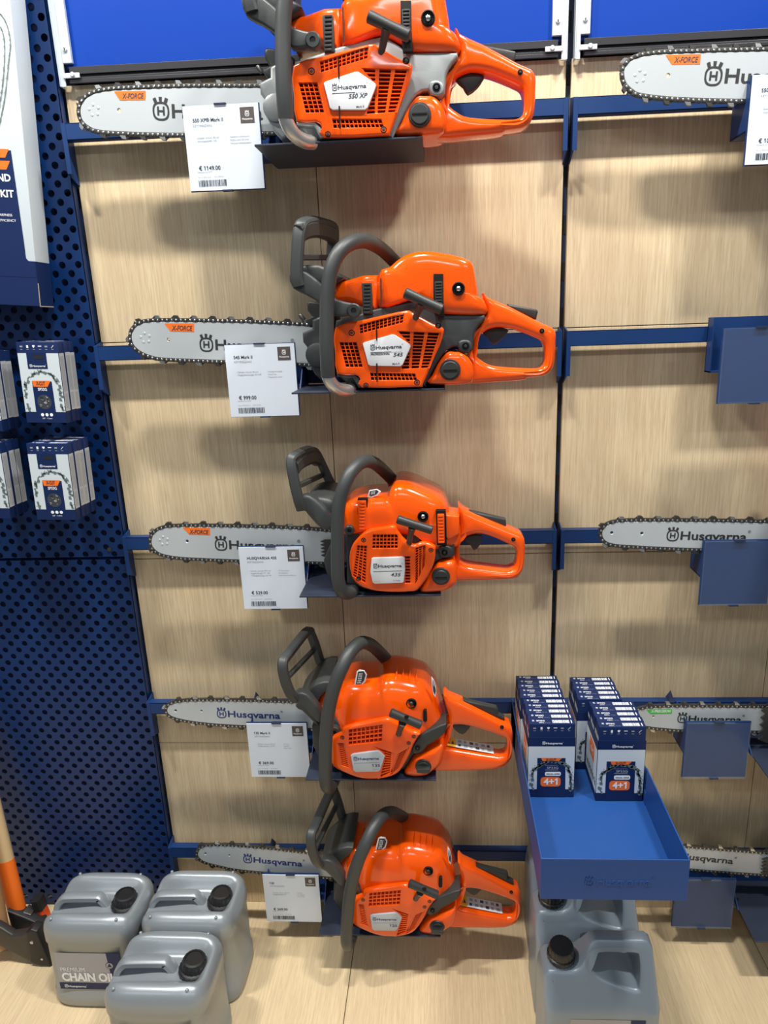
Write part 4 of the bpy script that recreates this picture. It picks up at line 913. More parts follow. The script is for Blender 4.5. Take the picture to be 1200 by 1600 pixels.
r3.bar([(1300, 821), (1200, 817.5), (1100, 815.5), (1000, 815), (966, 816.5), (948, 822), (941, 833), (945, 844), (960, 850), (1000, 853), (1050, 855.5), (1100, 857), (1200, 860), (1300, 863)], ((1041, 842.5), (1170, 845)), 'dark', None, [(1003, 833.5, .0030), (956, 832.5, .0030)])
r4 = saw_C('chainsaw at the right edge with a green sticker on its bar, beside the blue tray', GR, shift=(1.03, 0, 0.0))
r4.bar([(1350, 1111), (1260, 1108), (1197, 1106.5), (1100, 1105.5), (1030, 1106), (1003, 1109), (990, 1114), (987, 1120), (992, 1128), (1006, 1134), (1050, 1139), (1100, 1141), (1195, 1142), (1260, 1144), (1350, 1147)], ((1058, 1127), (1161, 1129)), 'dark',
       XF([(1010, 1109), (1050, 1108), (1050, 1115), (1016, 1115.5)], (1017, 1113.5), (1048, 1113), 'X-PRECISION', 'green', 'white'), [(1021, 1119.5, .0024)], spikes=(1190, 1105, 1160))
r5 = saw_C('chainsaw at the right edge on the lowest rail, half hidden by the blue tray', GR, shift=(1.04, 0, -0.3889))
r5.bar([(1360, 1348), (1280, 1341), (1199, 1335), (1071, 1325), (1020, 1321), (995, 1321.5), (985, 1326), (982, 1332), (986, 1340), (1000, 1346), (1076, 1357), (1196, 1366), (1280, 1372), (1360, 1378)], ((1045, 1340), (1148, 1350.5)), 'dark', None, [(1010, 1332, .0024)], spikes=(1191, 1340, 1366))
# small black pegs standing on the lower rails
for i, x in ((3, 400), (4, 425), (3, 1048)):
    yb = 1098 if i == 3 else 1326
    p = at(x, yb, -0.03)
    mb = MB(); mb.add([(p.x - .006, -.036, RAIL[i] - .001), (p.x + .006, -.036, RAIL[i] - .001), (p.x + .006, -.012, RAIL[i] - .001), (p.x - .006, -.012, RAIL[i] - .001), (p.x, -.024, RAIL[i] + .022)],
                       [(3, 2, 1, 0), (0, 1, 4), (1, 2, 4), (2, 3, 4), (3, 0, 4)], 'navyd')
    tag(mb.build('rail_fin', None, org=(p.x, -.024, RAIL[i] - .001)), ['', '', '', 'small dark pointed fin on the fourth rail of the left bay', 'small dark pointed fin on the lowest rail of the left bay'][i] if x < 900 else 'small dark pointed fin on the fourth rail beside the blue tray', 'fin')
# ================================================================ CHAIN PACKS
Y_ = Vector((0, 1, 0))
def arch_print(mb, y, w, h, x0, zt, seed=3, s=1.0):
    rnd = random.Random(seed)
    path = [(.10, .84), (.085, .70), (.10, .56), (.16, .47), (.27, .41), (.42, .37), (.56, .36), (.70, .39), (.82, .43), (.90, .52), (.93, .64), (.94, .76), (.92, .85)]
    P = smooth([(x0 + w * a, zt - h * b) for a, b in path], 4, False)
    for i in range(len(P) - 1):
        p = P[i]; d = (P[i + 1] - p).normalized(); nn = Vector((-d.y, d.x))
        a = rnd.uniform(0.0016, 0.0034) * s; b = rnd.uniform(0.0008, 0.0026) * s; c = p + nn * rnd.uniform(-0.0022, 0.0022)
        if rnd.random() < .12: continue
        q = [c + d * a + nn * b, c - d * a + nn * b * rnd.uniform(.2, 1), c - d * a - nn * b, c + d * a * rnd.uniform(.2, 1) - nn * b]
        mb.flat([(v.x, v.y) for v in q], y, 'pchain')
        if i % 2: e = p + nn * 0.003 * s; mb.flat([(e.x + .0009, e.y), (e.x, e.y + .0012), (e.x - .0009, e.y), (e.x, e.y - .0012)], y, 'pchain')
def icons(mb, y, w, x0, z, s=1.0):
    for k in range(6):
        cx = x0 + w * (.12 + .15 * k); a = 0.0026 * s
        if k in (0, 4): mb.flat([(cx - a, z - a * .5), (cx + a, z - a * .5), (cx + a, z + a * .6), (cx - a, z + a * .6)], y, 'inkg')
        elif k == 1: mb.flat([(cx - a * .7, z - a), (cx + a * .7, z - a), (cx + a * .7, z + a), (cx - a * .7, z + a)], y, 'white')
        elif k == 2: mb.flat([(cx, z - a), (cx + a, z + a * .3), (cx + a * .8, z + a), (cx - a * .8, z + a), (cx - a, z + a * .3)], y, 'white')
        elif k == 3: mb.flat([(cx - a * 1.3, z), (cx + a * 1.3, z), (cx + a * 1.2, z + a * .6), (cx - a * 1.3, z + a * .6)], y, 'white')
        else: mb.flat([(cx - a, z - a), (cx - a * .6, z - a), (cx + a * 1.2, z + a), (cx + a * .8, z + a)], y, 'white')
        mb.flat([(cx - a * .8, z - a * 2.2), (cx + a * .8, z - a * 2.2), (cx + a * .8, z - a * 1.8), (cx - a * .8, z - a * 1.8)], y, 'inkg')
PW, PH, PD = 0.079, 0.150, 0.0175
def pack(front=True, top=True, w=PW, h=PH):
    """box with its bottom front middle at the origin, facing -y; returns MB"""
    mb = MB(); x0, x1 = -w / 2, w / 2
    mb.rbox(x0, x1, 0, PD, 0, h, 'pnavy', 0.0008)
    for x, sg in ((x1 + .0003, 1), (x0 - .0003, -1)):
        def q(a, b, c, d, m): v = [(x, a, c), (x, b, c), (x, b, d), (x, a, d)]; mb.poly(v if sg > 0 else v[::-1], m)
        q(.0006, PD - .0006, h * .15, h * .865, 'pgrey')
        if sg > 0:
            x += .0002
            for k in range(5): q(.003 + .0026 * k, .0042 + .0026 * k, h * .40, h * .83, 'label')
            for k in range(4): q(.004 + .0026 * k, .005 + .0026 * k, h * .18, h * .37, 'inkg')
    z = h + .0003
    if top:
        mb.mark((x0 + w * .08, PD * .50, z), X_, Y_, .0048, 'white'); mb.text('SP33G', (x0 + w * .17, PD * .50, z), X_, Y_, None, 'white', h=.0058, bold=.02)
        mb.text('66DL', (x0 + w * .22, PD * .18, z), X_, Y_, None, 'white', h=.0045)
        mb.text('1.3 mm', (x0 + w * .36, PD * .18, z), X_, Y_, None, 'inkg', h=.0032)
        rnd = random.Random(9); xx = x0 + w * .53
        mb.poly([(xx - .001, PD * .2, z), (x0 + w * .88, PD * .2, z), (x0 + w * .88, PD * .75, z), (xx - .001, PD * .75, z)], 'white')
        while xx < x0 + w * .87:
            ww = rnd.choice((.0005, .0009)); mb.poly([(xx, PD * .2, z + .0002), (xx + ww, PD * .2, z + .0002), (xx + ww, PD * .75, z + .0002), (xx, PD * .75, z + .0002)], 'pnavy'); xx += ww + rnd.choice((.0009, .0016, .002))
        mb.poly([(x0 + w * .92, PD * .2, z), (x0 + w * .94, PD * .2, z), (x0 + w * .94, PD * .75, z), (x0 + w * .92, PD * .75, z)], 'white')
    # header with icons
    F = lambda a, b, c, d, m, y: mb.flat([(x0 + w * a, h * (1 - d)), (x0 + w * b, h * (1 - d)), (x0 + w * b, h * (1 - c)), (x0 + w * a, h * (1 - c))], y, m)
    icons(mb, -.0003, w, x0, h * .945)
    if front:
        F(.008, .992, .135, .86, 'pwhite', -.0003)
        F(.22, .70, .13, .325, 'pnavy', -.0006); F(.39, .63, .16, .205, 'black', -.0008)
        mb.flat([(x0 + w * .27, 0.0008), (x0 + w * .76, 0.0008), (x0 + w * .75, h * .52), (x0 + w * .27, h * .52)], -.0006, 'pnavy')
        mb.flat([(x0 + .0006, .0008), (x1 - .0006, .0008), (x1 - .0006, h * .14), (x0 + .0006, h * .14)], -.0005, 'pnavy')
        mb.brand((x0 + w * .27, -.0009, h * .70), (x0 + w * .66, -.0009, h * .70), (0, 0, 1), 'white', bold=.02)
        mb.flat([(x0 + w * .30, h * .455), (x0 + w * .64, h * .455), (x0 + w * .72, h * .53), (x0 + w * .27, h * .53)], -.0009, 'porange')
        mb.text('X-CUT', (x0 + w * .475, -.0012, h * .475), X_, Z_, w * .22, 'ink', h=.0095, bold=.03, align='c')
        mb.text('SP33G', (x0 + w * .50, -.0009, h * .405), X_, Z_, w * .22, 'white', h=.0080, bold=.02, align='c')
        c = (x0 + w * .51, h * .265); mb.flat(circle(c[0], c[1], w * .175, 22), -.0009, 'ink')
        rnd = random.Random(5)
        for k in range(26):
            a = rnd.uniform(0, 6.28); r = rnd.uniform(0, w * .15); e = rnd.uniform(.0010, .0026); t = rnd.uniform(0, 3)
            px, pz = c[0] + r * math.cos(a), c[1] + r * math.sin(a)
            mb.flat([(px + e * math.cos(t + u), pz + e * .7 * math.sin(t + u)) for u in (0, 1.6, 3.1, 4.7)], -.0012 - .00002 * k, rnd.choice(('pchain', 'inkg', 'chain', 'kraft')))
        for k in range(3): mb.flat(circle(x0 + w * (.42 + .11 * k), h * .105, w * .040, 12), -.0009, 'white')
        mb.text('3/8" - 1.3mm', (x0 + w * .53, -.0009, h * .05), X_, Z_, w * .24, 'white', align='c')
        arch_print(mb, -.0007, w, h, x0, h, 3, 1.25)
    return mb
packs = {}
def put_pack(kind, loc, rot, label, group):
    if kind not in packs:
        o = pack(front=(kind == 'full'), top=True, w=PW if kind != 'tray' else 0.084, h=PH if kind != 'tray' else 0.155).build('chain_pack', None, (0, 0, 0)); packs[kind] = o
    else: o = packs[kind].copy(); COL.objects.link(o)
    o.location = loc; o.rotation_euler = rot
    return tag(o, label, 'chain pack', group)
def hook(x, z, y1, label, group='steel peg hooks'):
    mb = MB(); mb.tube([(0, 0.016, 0), (0, 0, 0), (0, y1 * .9, .0), (0, y1, .006)], .0021, 'chain', 10); mb.lathe([(.0045, 0), (.0045, .0015)], (0, -.001, 0), (0, -1, 0), 'chain', 14)
    o = mb.build('peg_hook', None, (0, 0, 0)); o.location = (x, -0.017, z)
    return tag(o, label, 'hook', group)
def hang(px, py, yf, n, name, rz, step):
    """px,py: photograph position of the front pack's upper left corner"""
    p = at(px, py, yf); xc = p.x + PW / 2; zb = p.z - PH
    order = ['front', 'second', 'third', 'fourth']
    for k in range(n):
        lab = '%s navy and white chain pack on the %s hook' % (order[k] if k < n - 1 or n == 1 else 'rearmost', name)
        put_pack('full' if k == 0 else 'plain', (xc + (.0016 if k % 2 else 0) + .0005 * k, yf + k * step, zb + (.0012 if k % 2 else 0)), (0, rz, 0), lab, 'chain packs hanging on the pegboard')
    hook(xc + .002, p.z - PH * .182, yf - .012 + 0.017, 'steel hook through the chain packs on the %s position' % name)
hang(20, 535.5, -0.100, 3, 'upper right', 0.035, 0.0182)
hang(37, 694, -0.1225, 4, 'lower right', 0.030, 0.0186)
hang(-82, 550, -0.100, 3, 'upper left', 0.035, 0.0182)
hang(-67, 693, -0.112, 3, 'lower left', 0.030, 0.0200)
hook(at(167, 861, -.03).x, at(167, 861, -.03).z, -0.035, 'bare black hook on the pegboard seam near the middle rail')

# ---------------------------------------------------------------- tall kit box
def kit():
    p = at(62, 478, -0.075); L = (p.x, p.y, p.z)
    R = thing('kit_box', 'tall white and navy bar and chain kit box hanging on the pegboard', 'box', L)
    mb = MB(); w, h, d = 0.215, 0.80, 0.047; mb.rbox(-w, 0, 0, d, 0, h, 'pwhite', 0.0012); mb.box(-w - .0004, 0.0004, -0.0004, d + .0004, -.0004, 0.078, 'pnavy')
    mb.box(-.0004, .0016, 0, .0010, -.001, .04, 'kraft'); mb.box(-.0004, .0006, 0.0, d, -.0016, .0002, 'kraft')
    c = mb.build('carton', R)
    for ch in (c,): pass
    mb = MB(); q = at(21, 236, -0.0755) - p; zt = q.z; xt = -0.0245
    mb.flat([(-w, .07), (-.024, .07), (-.0170, .085), (-.0170, .10), (xt, zt), (-w, zt)], -.0006, 'pnavy')
    mb.flat([(-w, .05), (-.0005, .05), (-.0005, .078), (-.012, .078), (-.0165, .083), (-.017, .09), (-w, .09)], -.0007, 'pnavy')
    mb.flat([(-w, zt - .012), (-.036, zt - .012), (-.028, zt + .002), (-w, zt + .002)], -.0009, 'porange'); mb.flat([(-w, zt - .031), (-.036, zt - .031), (-.028, zt - .017), (-w, zt - .017)], -.0009, 'porange')
    mb.text('BAR AND', (-.030, -.0009, zt - .050), X_, Z_, None, 'white', h=.0165, bold=.03, align='r'); mb.text('CHAIN KIT', (-.027, -.0009, zt - .076), X_, Z_, None, 'white', h=.0165, bold=.03, align='r')
    mb.text('BETTER SHARPNESS', (-.034, -.0009, zt - .108), X_, Z_, None, 'white', h=.006, align='r'); mb.text('CUTTING EFFICIENCY', (-.028, -.0009, zt - .117), X_, Z_, None, 'white', h=.006, align='r')
    rnd = random.Random(8)
    for path in ([(-.075, .36), (-.055, zt + .02), (-.03, .33), (-.012, .40), (-.006, .43), (-.012, .46), (-.03, .475), (-.06, .475)], [(-.05, zt + .03), (-.028, .36), (-.017, .42), (-.02, .448), (-.035, .455), (-.055, .445), (-.07, .40)]):
        P = smooth([(a, b) for a, b in path], 14, False)
        for i in range(len(P) - 1):
            a, b = P[i], P[i + 1]; dd = (b - a).normalized(); nn = Vector((-dd.y, dd.x)) * rnd.uniform(.0006, .0014)
            mb.flat([tuple(a + nn), tuple(b + nn), tuple(b - nn), tuple(a - nn)], -.0008, 'pchain')
            if i % 4 == 0: e = a + nn * 2; mb.flat([(e.x, e.y), (e.x + .0016, e.y + .0008), (e.x, e.y + .002)], -.0008, 'pchain')
    mb.build('front_printing', c)
    R.rotation_euler = (0, 0.074, 0)
kit()

# ================================================================ BLUE TRAY WITH BUNDLES
def tray():
    x0, x1, yf, yb, zb, zt = 0.812, 1.037, -0.484, -0.037, 0.6085, 0.6845
    og = ((x0 + x1) / 2, -0.25, zb); R = thing('tray', 'deep blue steel tray with embossed front holding the boxed chain bundles', 'tray', og)
    mb = MB(); t = .002
    mb.box(x0, x1, yf, yb, zb, zb + t, 'tray'); mb.box(x0, x0 + t, yf, yb, zb, zt, 'tray'); mb.box(x1 - t, x1, yf, -.262, zb, zt, 'tray'); mb.box(x1 - t, x1, -.266, yb, zb, zt - .004, 'tray')
    mb.box(x0, x1, yf - t, yf, zb, zt, 'tray'); mb.box(x0, x1, yb - t, yb, zb, zt - .01, 'tray'); mb.box(x1 - .0030, x1 - t, -.272, -.262, zb, zb + .03, 'tray')
    mb.build('tray_shell', R, og, bevel=.0006)
    mb = MB(); mb.v = []
    e = MB()
    vs, fs, tw = text_mesh('Husqvarna', 0.012, 0, 0.02)
    L = .082; o = Vector((.898, yf - t - .0002, .6365)); sx = L / tw
    mb.add([o + X_ * (v.x * sx) + Z_ * (v.y * sx) + Vector((0, -v.z * sx * 1.2, 0)) for v in vs], fs, 'tray')
    mk = MB(); mk.mark((.880, yf - t - .0012, .634), X_, Z_, .0175, 'tray'); mb.add(mk.v, mk.f, 'tray'); mb.add([v + Vector((0, .001, 0)) for v in mk.v], [f[::-1] for f in mk.f], 'tray')
    mb.text('®', (.981, yf - t - .0012, .648), X_, Z_, None, 'tray', h=.006)
    mb.build('embossed_lettering', R, og)
    for x in (x0, x1 - .002):
        mb = MB(); vs = [(x, -.037, zt + .012), (x, -.037, zb - .02), (x, -.11, zb), (x, -.13, zt)]; vs += [(a + .002, b, c) for a, b, c in vs]
        mb.add(vs, [(0, 1, 2, 3), (7, 6, 5, 4), (0, 4, 5, 1), (1, 5, 6, 2), (2, 6, 7, 3), (3, 7, 4, 0)], 'tray'); mb.build('side_arm', R, og)
tray()
def sleeve_mb(w=0.0865, h=0.128, d=0.0895):
    mb = MB(); x0, x1 = -w / 2, w / 2; t = .0006
    mb.box(x0, x1, 0, t, 0, h, 'pnavy'); mb.box(x0, x0 + t, 0, d, 0, h * .985, 'pnavy'); mb.box(x1 - t, x1, 0, d, 0, h * .985, 'pnavy'); mb.box(x0, x1, d - t, d, 0, h, 'pnavy'); mb.box(x0, x1, 0, d, 0, t, 'kraft')
    hf = h; y = -.0003
    mb.flat([(x0 + .0006, h * .135), (x1 - .0006, h * .135), (x1 - .0006, h * .855), (x0 + .0006, h * .855)], y, 'pwhite')
    mb.flat([(x0 + w * .20, .0005), (x0 + w * .82, .0005), (x0 + w * .80, h * .665), (x0 + w * .20, h * .665)], y - .0003, 'pnavy')
    for a, b in ((0.0, .20), (.82, 1.0)): pass
    mb.brand((x0 + w * .30, y - .0005, h * .895), (x0 + w * .74, y - .0005, h * .895), (0, 0, 1), 'white', bold=.02)
    mb.flat([(x0 + w * .31, h * .615), (x0 + w * .66, h * .615), (x0 + w * .73, h * .668), (x0 + w * .28, h * .668)], y - .0006, 'porange')
    mb.text('X-CUT', (x0 + w * .49, y - .0009, h * .625), X_, Z_, w * .22, 'ink', h=.0065, align='c', bold=.03)
    mb.flat([(x0 + w * .37, h * .540), (x0 + w * .64, h * .540), (x0 + w * .64, h * .546), (x0 + w * .37, h * .546)], y - .0006, 'inkg')
    mb.text('SP33G', (x0 + w * .53, y - .0006, h * .485), X_, Z_, w * .24, 'badgeg', h=.0065, align='c')
    mb.flat([(x0 + w * .37, h * .462), (x0 + w * .65, h * .462), (x0 + w * .65, h * .470), (x0 + w * .37, h * .470)], y - .0006, 'inkg')
    def rr(a, b, c, dd, r, m, yy):
        q = []
        for cx, cz, t0 in ((b - r, dd - r, 0), (a + r, dd - r, 90), (a + r, c + r, 180), (b - r, c + r, 270)):
            for k in range(5): t_ = math.radians(t0 + 22.5 * k); q.append((cx + r * math.cos(t_), cz + r * math.sin(t_)))
        mb.flat(q, yy, m)
    rr(x0 + w * .37, x0 + w * .71, h * .365, h * .435, .003, 'white', y - .0006)
    mb.text('SPECIAL OFFER', (x0 + w * .545, y - .0009, h * .385), X_, Z_, w * .29, 'ink', h=.0045, align='c', bold=.02)
    rr(x0 + w * .28, x0 + w * .71, h * .185, h * .345, .006, 'porange', y - .0007)
    mb.text('4+1', (x0 + w * .495, y - .0011, h * .220), X_, Z_, w * .30, 'white', h=.0190, align='c', bold=.03)
    arch_print(mb, y - .0004, w, h * 1.02, x0, h * .975, 7, 1.4)
    # left side
    x = x0 - .0003; q = lambda a, b, c, dd, m, xx: mb.poly([(xx, b, c), (xx, a, c), (xx, a, dd), (xx, b, dd)], m)
    q(.0005, d - .0005, h * .135, h * .84, 'pwhite', x); q(.022, .060, h * .52, h * .80, 'porange', x - .0003)
    mb.text('4+1', (x - .0006, .052, h * .60), (0, -1, 0), Z_, .024, 'white', h=.018, bold=.03)
    for k in range(14): yy = .006 + .0056 * k; q(yy, yy + .0038, h * .22 + .003 * (k % 3), h * .30 + .004 * (k % 2), 'pchain', x - .0003)
    x = x1 + .0003; mb.poly([(x, .0005, h * .135), (x, d - .0005, h * .135), (x, d - .0005, h * .84), (x, .0005, h * .84)], 'pwhite')
    return mb
slv = None
ZB = 0.6112
for (nm, xc, yf) in (('front left', .8645, -.2500), ('rear left', .8600, -.1590), ('front right', .9895, -.2600), ('rear right', .9700, -.1660)):
    if slv is None: slv = sleeve_mb().build('bundle_sleeve', None, (0, 0, 0)); o = slv
    else: o = slv.copy(); COL.objects.link(o)
    o.location = (xc, yf, ZB); tag(o, 'white and navy 4+1 cardboard sleeve around the %s bundle in the blue tray' % nm, 'sleeve', 'chain bundle sleeves')
    for k in range(5):
        put_pack('tray', (xc + (0.0, .0008, -.0006, .0006, -.0008)[k], yf + .0007 + k * .01765, ZB + .0008), (0, 0, 0),
                 '%s of the five chain packs in the %s bundle of the blue tray' % (['front pack', 'second pack', 'third pack', 'fourth pack', 'rearmost pack'][k], nm), 'chain packs in the tray bundles')

# ================================================================ OIL CANS
def smst(a, b, x): t = min(1, max(0, (x - a) / (b - a))); return t * t * (3 - 2 * t)
def oil_can(loc, rz, label):
    w, d, h = 0.200, 0.155, 0.221; R = thing('oil_can', label, 'oil can', loc, 'silver chain oil cans')
    R.rotation_euler = (0, 0, rz)
    N = 96
    def out(a, b, e=4.6):
        q = []
        for k in range(N):
            t = 2 * PI * k / N; c, s_ = math.cos(t), math.sin(t)
            q.append((a * abs(c) ** (2 / e) * (1 if c >= 0 else -1), b * abs(s_) ** (2 / e) * (1 if s_ >= 0 else -1)))
        return q
    vs = []; rings = []
    def ring(q, zf): rings.append(len(vs)); vs.extend((x, y, zf(x, y) if callable(zf) else zf) for x, y in q)
    prof = [(0, .007), (.004, .002), (.010, 0), (.036, 0), (.040, .0022), (.160, .0022), (.164, 0), (h - .036, 0)]
    for z, ins in prof: ring(out(w / 2 - ins, d / 2 - ins), z)
    def top(x, y, r):
        rd = .036; e = max(0, (r - 0.66) / 0.34); z = h - rd * (1 - math.sqrt(max(0, 1 - e ** 2.3)))
        v = smst(.052, .022, abs(y)) * smst(w / 2 - .006, w / 2 - .034, x)
        v2 = smst(-w / 2 - .01, -w / 2 + .03, x)
        floor_ = h - .024 - .010 * smst(.0, -.09, x)
        return min(z, z * (1 - v) + min(z, floor_) * v)
    M_ = 26
    for k in range(1, M_):
        f = k / M_; r = 1 - f if f < .5 else 1 - f
        r = math.cos(f * PI / 2) ** 0.9
        ring([(x * r, y * r) for x, y in out(w / 2, d / 2)], lambda x, y, r=r: top(x, y, r))
    vs.append((0, 0, top(0, 0, 0))); fs = []
    for a, b in zip(rings, rings[1:]):
        for k in range(N): q = (k + 1) % N; fs.append((a + k, a + q, b + q, b + k))
    l = rings[-1]
    for k in range(N): fs.append((l + k, l + (k + 1) % N, len(vs) - 1))
    fs.append(list(range(N))[::-1])
    mb = MB(); mb.add(vs, fs, 'can')
    for sx in (-1, 1):
        for sy in (-1, 1): mb.lathe([(.0034, -.001), (.0032, .0005), (.0022, .0020), (.0006, .0026)], (sx * w * .345 - .002, sy * d * .385, h - .0035), (0, 0, 1), 'can', 14)
    o = mb.build('body', R, ang=50)
    mb = MB(); P = smooth([(-w / 2 + .004, 0, h - .045), (-w / 2 + .010, 0, h - .026), (-.078, 0, h - .012), (-.064, 0, h - .008), (-.004, 0, h - .006), (.004, 0, h - .008), (.012, 0, h - .018), (.020, 0, h - .032)], 5, False)
    mb.sweep(P, OCT(.0105, .0075, .4), 'can', up=(0, 1, 0)); mb.build('carry_handle', R, ang=50)
    c = (w * .285, 0.0, h - .028); mb = MB()
    mb.lathe([(.0285, -.004), (.0295, .002), (.0295, .010), (.0275, .012), (.0240, .013), (.0228, .026), (.0205, .030), (.0165, .031), (.0160, .029), (.003, .029)], c, (0.10, 0, 1), 'cap', 40, rib=.035)
    mb.build('screw_cap', R, ang=25)
    mb = MB(); y = -d / 2 + .0022 - .0006; a0, a1, z0, z1 = -w * .345, w * .350, h * .235, h * .665
    mb.flat([(a0, z0), (a1, z0), (a1, z1), (a0, z1)], y, 'label')
    xc = a0 + (a1 - a0) * .82; mb.flat([(xc + .002, z0), (a1, z0), (a1, z1), (xc - .003, z1)], y - .0003, 'pnavy'); mb.flat([(a0, z0), (a1, z0), (a1, z0 + .017), (a0, z0 + .017)], y - .0003, 'pnavy')
    mb.text('PREMIUM', (a0 + .008, y - .0006, z0 + .047), X_, Z_, .052, 'white', h=.0150); mb.text('CHAIN OIL', (a0 + .008, y - .0007, z0 + .0225), X_, Z_, .116, 'white', h=.0290, bold=.045)
    mb.brand((a0 + .010, y - .0007, z0 + .005), (a0 + .058, y - .0007, z0 + .005), (0, 0, 1), 'white', bold=.02)
    mb.flat(circle(xc + .001, z0 + .064, .0085, 24), y - .0005, 'pnavy'); mb.flat(circle(xc + .001, z0 + .064, .0073, 24), y - .0007, 'label'); mb.flat([(xc + .001, z0 + .0705), (xc - .0038, z0 + .0605), (xc + .0058, z0 + .0605)], y - .0009, 'pnavy')
    mb.build('front_label', R)
    mb = MB(); vs_, fs_, tw = text_mesh('Husqvarna', 0, 0, .02); sx = .046 / tw
    mb.add([Vector((-.030, -d / 2 + .0004, h * .775)) + X_ * (v.x * sx) + Z_ * (v.y * sx) + Vector((0, -v.z * sx, 0)) for v in vs_], fs_, 'can'); mb.build('embossed_lettering', R)
    return R
oil_can((-.082, -.2050, BASE), 0.0, 'leftmost silver oil can with its chain oil label facing forward, beside the axes')
oil_can((.124, -.1960, BASE), 0.0, 'silver oil can standing furthest right, beneath the lowest saw bar')
oil_can((.121, -.3545, BASE), 0.0, 'silver oil can standing in front of the other two, cut by the bottom edge')

# ================================================================ GREY JUGS
jug_parts = None
def jug(x0, yc, label, proto=None):
    w, d, h = 0.206, 0.122, 0.272
    if proto:
        c = copy_tree(proto); c.location = (x0, yc, BASE); c['label'] = label; return c
    R = thing('jug', label, 'jug', (x0, yc, BASE), 'grey plastic jugs')
    out = [(.006, 0), (.200, 0), (.206, .008), (.206, .185), (.198, .276), (.188, .288), (.098, .288), (.086, .280), (.076, .258), (.066, .245), (.055, .239), (.010, .239), (.002, .230), (0, .200), (0, .008)]
    hole = [(.094, .268), (.162, .270), (.173, .261), (.170, .224), (.160, .216), (.103, .232), (.085, .250)]
    vs, fs = slab([out, [tuple(v) for v in smooth(hole, 4)]], d / 2, .016, 5, .008)
    bm = bmesh.new(); bv = [bm.verts.new((v.x, -v.z, v.y)) for v in vs]
    for f in fs:
        try: bm.faces.new([bv[i] for i in f])
        except ValueError: pass
    bmesh.ops.remove_doubles(bm, verts=bm.verts[:], dist=1e-5)
    for zc in (.02, .045, .17, .182, .195, .208, .222, .236, .250, .262, .275):
        bmesh.ops.bisect_plane(bm, geom=bm.verts[:] + bm.edges[:] + bm.faces[:], plane_co=(0, 0, zc), plane_no=(0, 0, 1))
    for xc in (.03, .06, .09, .12, .15, .18):
        bmesh.ops.bisect_plane(bm, geom=bm.verts[:] + bm.edges[:] + bm.faces[:], plane_co=(xc, 0, 0), plane_no=(1, 0, 0))
    bmesh.ops.recalc_face_normals(bm, faces=bm.faces[:])
    for v in bm.verts:
        f = max(0, min(1, (v.co.z - .182) / .106)); g = smst(.085, .05, v.co.x)
        v.co.y = v.co.y * ((1 - .79 * f) * (1 - g) + g * (1 - .45 * smst(.17, .24, v.co.z))) + .004 * f * (1 - g)
    bm.verts.index_update(); mb = MB(); mb.add([v.co for v in bm.verts], [[v.index for v in f.verts] for f in bm.faces], 'jug'); bm.free()
    mb.lathe([(.034, 0), (.030, .010), (.024, .016), (.0235, .020)], (.036, 0, .224), (0, -.10, 1), 'jug', 30)
    mb.build('body', R, ang=48)
    mb = MB(); mb.lathe([(.0255, 0), (.0262, .003), (.0258, .009), (.0235, .010), (.0235, .012), (.0225, .025), (.021, .028), (.004, .0285)], (.036, -.002, .2440), (0, -.10, 1), 'cap', 44, rib=.04); mb.build('screw_cap', R, ang=25)
    mb = MB(); y = -d / 2 - .0005; mb.flat([(.045, .03), (.178, .03), (.178, .168), (.045, .168)], y, 'label'); mb.flat([(.150, .03), (.178, .03), (.178, .168), (.152, .168)], y - .0003, 'pnavy'); mb.flat([(.045, .03), (.178, .03), (.178, .052), (.045, .052)], y - .0003, 'pnavy')
    mb.build('front_label', R)
    return R
J = jug(.838, -.352, 'front grey jug with black cap, cut by the bottom edge right of the lowest chainsaw')
jug(.840, -.222, 'middle grey jug of the row, its handle showing just under the blue tray', J)
jug(.846, -.092, 'rearmost grey jug against the wood wall, mostly hidden behind the blue tray', J)

# ================================================================ AXES
def handle(R, og, p0, p1, r, mats, name='handle'):
    A = Vector(p0) - Vector(og); B = Vector(p1) - Vector(og); sec = [(r * math.cos(2 * PI * k / 18), r * .72 * math.sin(2 * PI * k / 18)) for k in range(18)]
    h = None; a = 0
    for f, m, nm, rs in mats:
        mb = MB(); q0, q1 = A.lerp(B, a), A.lerp(B, f); P = [q0.lerp(q1, k / 6) for k in range(7)]
        mb.sweep(P, [(u * rs, v * rs) for u, v in sec], m, up=(1, 0, 0)); o = mb.build(nm, R if h is None else h, None, ang=40); a = f
        if h is None: h = o
    return h
og = tuple(at(33, 1445, -.115)); og = (og[0], og[1], BASE)
R = thing('axe', 'axe with pale wood handle and orange band, black sheathed head, leaning on the pegboard', 'axe', og)
p0 = at(33, 1447, -.115); p1 = at(-12, 1262, -.090); p1 = p0 + (p1 - p0) * 2.2
hh = handle(R, og, p0, p1, .0215, [(.262, 'porange', 'painted_grip', 1.0), (1.0, 'ash', 'wooden_handle', .985)])
mb = MB(); q = [at(x, y, -.125) for x, y in ((14, 1418), (40, 1428), (67, 1440), (73, 1470), (74, 1482), (60, 1478), (32, 1462), (20, 1440))]; mb.plate([[(v.x - og[0], v.z - og[2]) for v in q]], -.135 - og[1], -.105 - og[1], 'leather', .004); mb.build('head_sheath', R)
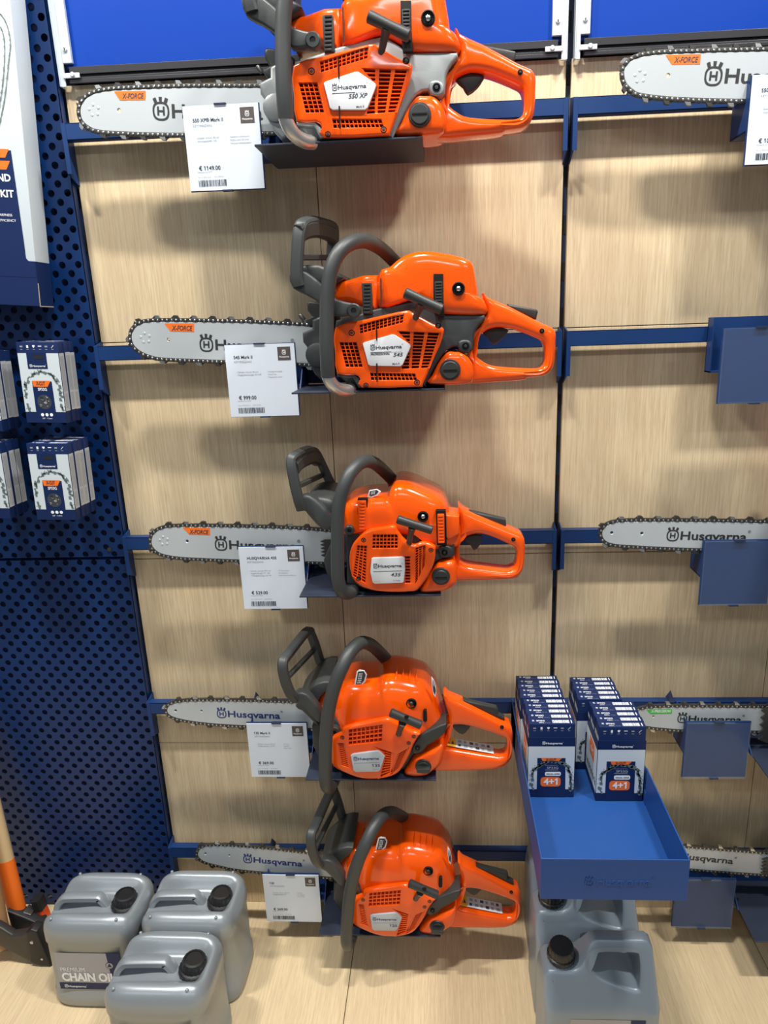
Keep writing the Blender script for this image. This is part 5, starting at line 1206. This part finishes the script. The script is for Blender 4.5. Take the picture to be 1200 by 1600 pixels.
mb = MB(); q = [at(x, y, -.115) for x, y in ((40, 1420), (52, 1424), (56, 1438), (40, 1440))]; mb.plate([[(v.x - og[0], v.z - og[2]) for v in q]], -.126 - og[1], -.10 - og[1], 'steel', .003); mb.build('axe_head', R)
og = tuple(at(8, 1478, -.165)); og = (og[0], og[1], BASE)
R = thing('axe', 'axe with brown wood handle and dark steel head lying lowest at the left edge', 'axe', og)
p0 = at(-2, 1478, -.165); p1 = at(-30, 1330, -.135); p1 = p0 + (p1 - p0) * 2.5
handle(R, og, p0, p1, .030, [(1.0, 'ashd', 'wooden_handle', 1.0)])
yh = -.185
def hp(pts, y): return [(v.x - og[0], max(v.z, BASE + .001) - og[2]) for v in (at(a, b, y) for a, b in pts)]
mb = MB(); mb.plate([hp([(-20, 1440), (2, 1452), (18, 1462), (34, 1460), (44, 1456), (50, 1500), (44, 1503), (8, 1484), (-14, 1470)], yh)], yh - og[1], yh + .020 - og[1], 'steel', .005); mb.build('axe_head', R)
mb = MB(); mb.plate([hp([(40, 1458), (48, 1453), (57, 1456), (80, 1512), (76, 1521), (64, 1516), (46, 1504)], yh - .004)], yh - .004 - og[1], yh + .024 - og[1], 'leather', .004)
mb.lathe([(.004, 0), (.004, .002), (.002, .003)], Vector(at(50, 1472, yh - .004)) - Vector(og), (0, -1, 0), 'rivet', 12); mb.lathe([(.003, 0), (.003, .002), (.001, .003)], Vector(at(66, 1498, yh - .004)) - Vector(og), (0, -1, 0), 'rivet', 12)
mb.build('edge_sheath', R)
og = tuple(at(66, 1428, -.105)); og = (og[0], og[1], BASE)
R = thing('hatchet', 'small hatchet handle end in black and orange poking up beside the left oil can', 'hatchet', og)
a, b, c = at(78, 1450, -.10) - Vector(og), at(64, 1418, -.10) - Vector(og), at(58, 1402, -.10) - Vector(og)
mb = MB(); mb.sweep([a + Vector((.03, 0, -.03)), a, b], OCT(.013, .009), 'oranged', up=(0, 1, 0)); h1 = mb.build('grip', R)
mb = MB(); mb.sweep([b, b.lerp(c, .5), c], OCT(.0145, .0105), 'leather', up=(0, 1, 0)); mb.build('end_cap', R)
